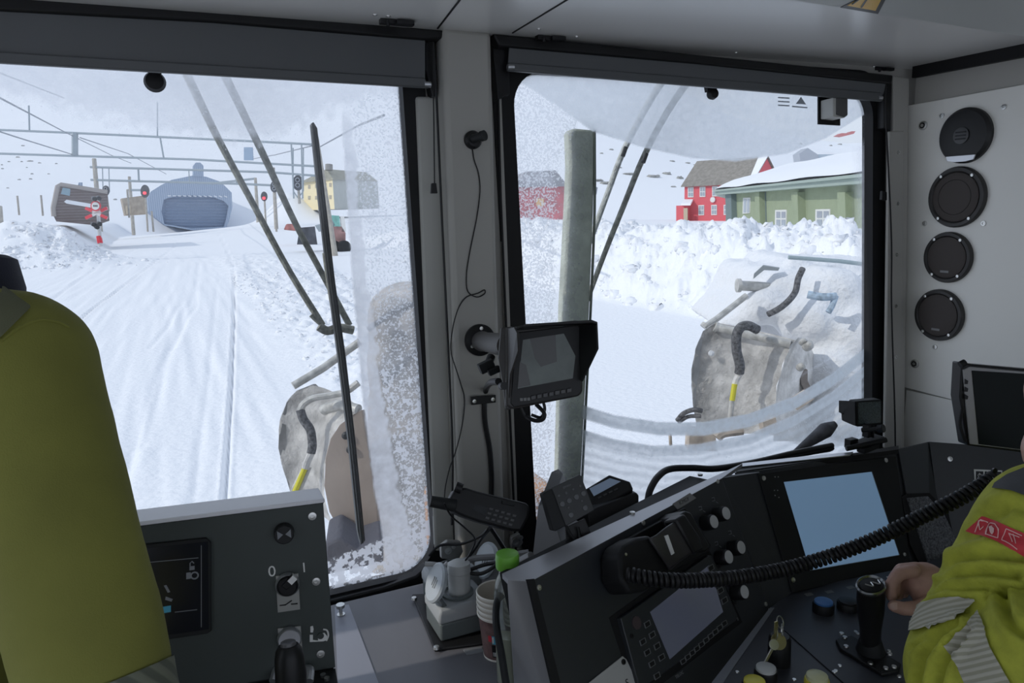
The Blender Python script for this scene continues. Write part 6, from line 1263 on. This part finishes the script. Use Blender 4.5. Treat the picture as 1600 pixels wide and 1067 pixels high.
wire([(-90, 100, 16), (0, 153, 24), (97, 204, 50), (175, 243, 85), (205, 255, 96)], .035, 'overhead wire slanting down from the left edge to the second gantry')
wire([(-60, 186, 26), (22, 213, 36), (112, 241, 55)], .035, 'lower overhead wire ending at the lower beam of the nearest gantry')
wire([(125, 215, 55), (200, 240, 85), (260, 272, 112)], .04, 'overhead wire between the nearest and the second gantry, left of the shed')
wire([(487, 228, 55), (430, 242, 80), (385, 250, 96)], .045, 'overhead wire from the nearest gantry\'s right mast towards the shed')
wire([(497, 231, 55), (560, 196, 30), (600, 180, 22)], .04, 'overhead wire running right from the nearest gantry\'s right mast')
# long masts' signal lamps
def signal(px, base, dep, r_, lit, lab, frame=False):
    t = thing('railway_signal', lab, 'signal', D(*base, dep)); mb = MB(); mb.tube([D(*base, dep), D(px[0], px[1], dep)], .11, 8); obj('post', mb, MAST, t)
    c = D(*px, dep); s_ = dep/F; mb = MB(); ax = -fw; mb.lathe([(r_*s_, 0), (r_*s_, .12)], c, ax, 24, ref=up, sq=.68); obj('back_board', mb, mat('signal_black', (.05, .055, .065), .6), t)
    if lit:
        mb = MB(); q = c+up*(-3*s_)+ax*.14; mb.ball(q, 2.6*s_, 10); obj('red_lamp', mb, mat('lamp_red', (1, .05, .07), .4, emit=1.6), t)
    else:
        for k in (-.35, .35): mb = MB(); mb.lathe([(r_*.3*s_, .12), (r_*.3*s_, .25), (r_*.2*s_, .2)], c+up*(k*r_*s_), ax, 12, cap=False); obj('lens', mb, mat('lens_grey', (.4, .42, .45), .4), t)
    if frame:
        for k in (-1, 1): mb = MB(); mb.tube([c+rt*(k*8*s_)+up*(55*s_), c+rt*(k*8*s_)+up*(-12*s_), c+up*(-24*s_)], .05, 6); obj('hanger', mb, BEAM, t)
signal((227, 299), (231, 362), 92, 10, True, 'red-lit railway signal left of the snow shed')
signal((413, 307), (416, 358), 92, 7.5, True, 'red-lit railway signal right of the snow shed, beside the wiper arm')
signal((466, 286), (468, 318), 60, 12, False, 'unlit oval railway signal hanging in a frame left of the yellow house', True)
signal((429, 292), (432, 362), 80, 9, False, 'unlit narrow railway signal on the mast right of the shed')
signal((166, 298), (170, 330), 88, 8, False, 'unlit signal back beside the crossing sign\'s tall mast')
mb = MB(); mb.prism([D(x, y, 58) for x, y in ((381, 230), (394, 230), (395, 250), (381, 250))], V((.1, .4, 0))); tag(obj('gantry_box', mb, mat('box_blue', (.32, .42, .55), .7)), 'blue-grey box on the gantry beam between the two wiper arms', 'box')
# level-crossing sign
t = thing('crossing_sign', 'red and white level crossing sign with a round disc, on a snowy post', 'sign', D(157, 380, 56)); RS = mat('sign_red', (.75, .03, .05), .5)
dp = 56; s_ = dp/F; mb = MB(); mb.tube([D(157, 385, dp), D(152, 310, dp)], .13, 8); obj('post', mb, mat('post_white', (.6, .6, .6), .7), t)
for a, b in (((134, 325), (168, 341)), ((134, 341), (168, 325))):
    A_, B_ = D(*a, dp-.3), D(*b, dp-.3); mb = MB(); mb.box((A_+B_)/2, (B_-A_)/2, (B_-A_).cross(fw).normalized()*.11, fw*.03); obj('cross_arm', mb, WHITE, t)
    for u_, v_ in ((0, .3), (.7, 1)): mb = MB(); p, q = A_.lerp(B_, u_), A_.lerp(B_, v_); mb.box((p+q)/2-fw*.04, (q-p)/2, (B_-A_).cross(fw).normalized()*.115, fw*.03); obj('red_tip', mb, RS, t)
c = D(150, 322, dp-.5); mb = MB(); mb.lathe([(8*s_, 0), (8*s_, .05)], c, -fw, 28); obj('disc', mb, RS, t); mb = MB(); mb.lathe([(6*s_, .05), (6*s_, .08)], c, -fw, 28); obj('disc_face', mb, WHITE, t)
for k in (-2.4, 0, 2.4): mb = MB(); mb.box(c+rt*(k*s_)-fw*.1, rt*(.7*s_), up*(1.2*s_), fw*.01); obj('disc_mark', mb, BLK, t)
for x, y in ((146, 310), (153, 309), (145, 350), (150, 354), (154, 349)): mb = MB(); mb.cyl(D(x, y, dp-.4), D(x+2, y+1, dp-1.0), .17, seg=8); obj('flash_lamp', mb, BLK, t)
mb = MB(); mb.tube([D(154.5, 369, dp), D(156.5, 380, dp)], .19, 8); obj('red_base', mb, RS, t)
# fence posts in the snow, left
for x, y0, y1, lb in ((-1, 322, 398, 'tall grey post at the very left edge of the view'), (27, 306, 336, 'thin post on the snowfield left of the brown building, left one'), (64, 305, 337, 'thin post on the snowfield left of the brown building, right one'), (199, 296, 340, 'thin post beside the tan hut'), (237, 330, 362, 'short post just right of the left red signal')):
    dp_ = 60 if x < 0 else 80; mb = MB(); mb.tube([D(x+6 if x < 0 else x+3, y1, dp_), D(x, y0, dp_)], .10 if x > 0 else .2, 6); tag(obj('snow_post', mb, MAST), lb, 'post')
# tractor with a bucket
t = thing('wheel_loader', 'wheel loader with a black bucket and green-tinted cab, behind the wiper blade', 'tractor', D(520, 395, 62)); dp = 62
def dpoly(nm, pts, m, th=1.2, d=dp): mb = MB(); mb.prism([D(x, y, d) for x, y in pts], V((.2, th, 0))); obj(nm, mb, m, t)
dpoly('bucket', [(464, 382), (468, 356), (492, 354), (496, 382)], mat('bucket_dark', (.06, .065, .08), .6, var=.5, vs=2)); dpoly('arm', [(492, 352), (520, 345), (524, 352), (498, 362)], BEAM, .4)
dpoly('cab', [(514, 336), (530, 337), (532, 354), (514, 353)], mat('cab_green', (.20, .48, .42), .3, var=.4, vs=1.5)); dpoly('body', [(512, 354), (534, 354), (540, 364), (540, 386), (512, 384)], mat('loader_body', (.30, .17, .16), .7, var=.5, vs=1.5)); dpoly('rear_guard', [(532, 338), (538, 338), (541, 362), (534, 362)], WHITE)
for x in (520, 536): mb = MB(); c = D(x, 386, dp-.6); mb.lathe([(.55, 0), (.55, .4), (.3, .45)], c, (.2, -1, 0), 20); obj('wheel', mb, BLKM, t)
mb = MB(); mb.prism([D(x, y, 75) for x, y in ((443, 359), (447, 350), (456, 350), (463, 353), (466, 358), (462, 361))], V((.3, 1.5, 0))); tag(obj('snowmobile', mb, mat('faded_red', (.42, .16, .14), .7, var=.5, vs=1.5), None, .1), 'small faded red snowmobile-like shape left of the loader\'s bucket', 'vehicle')
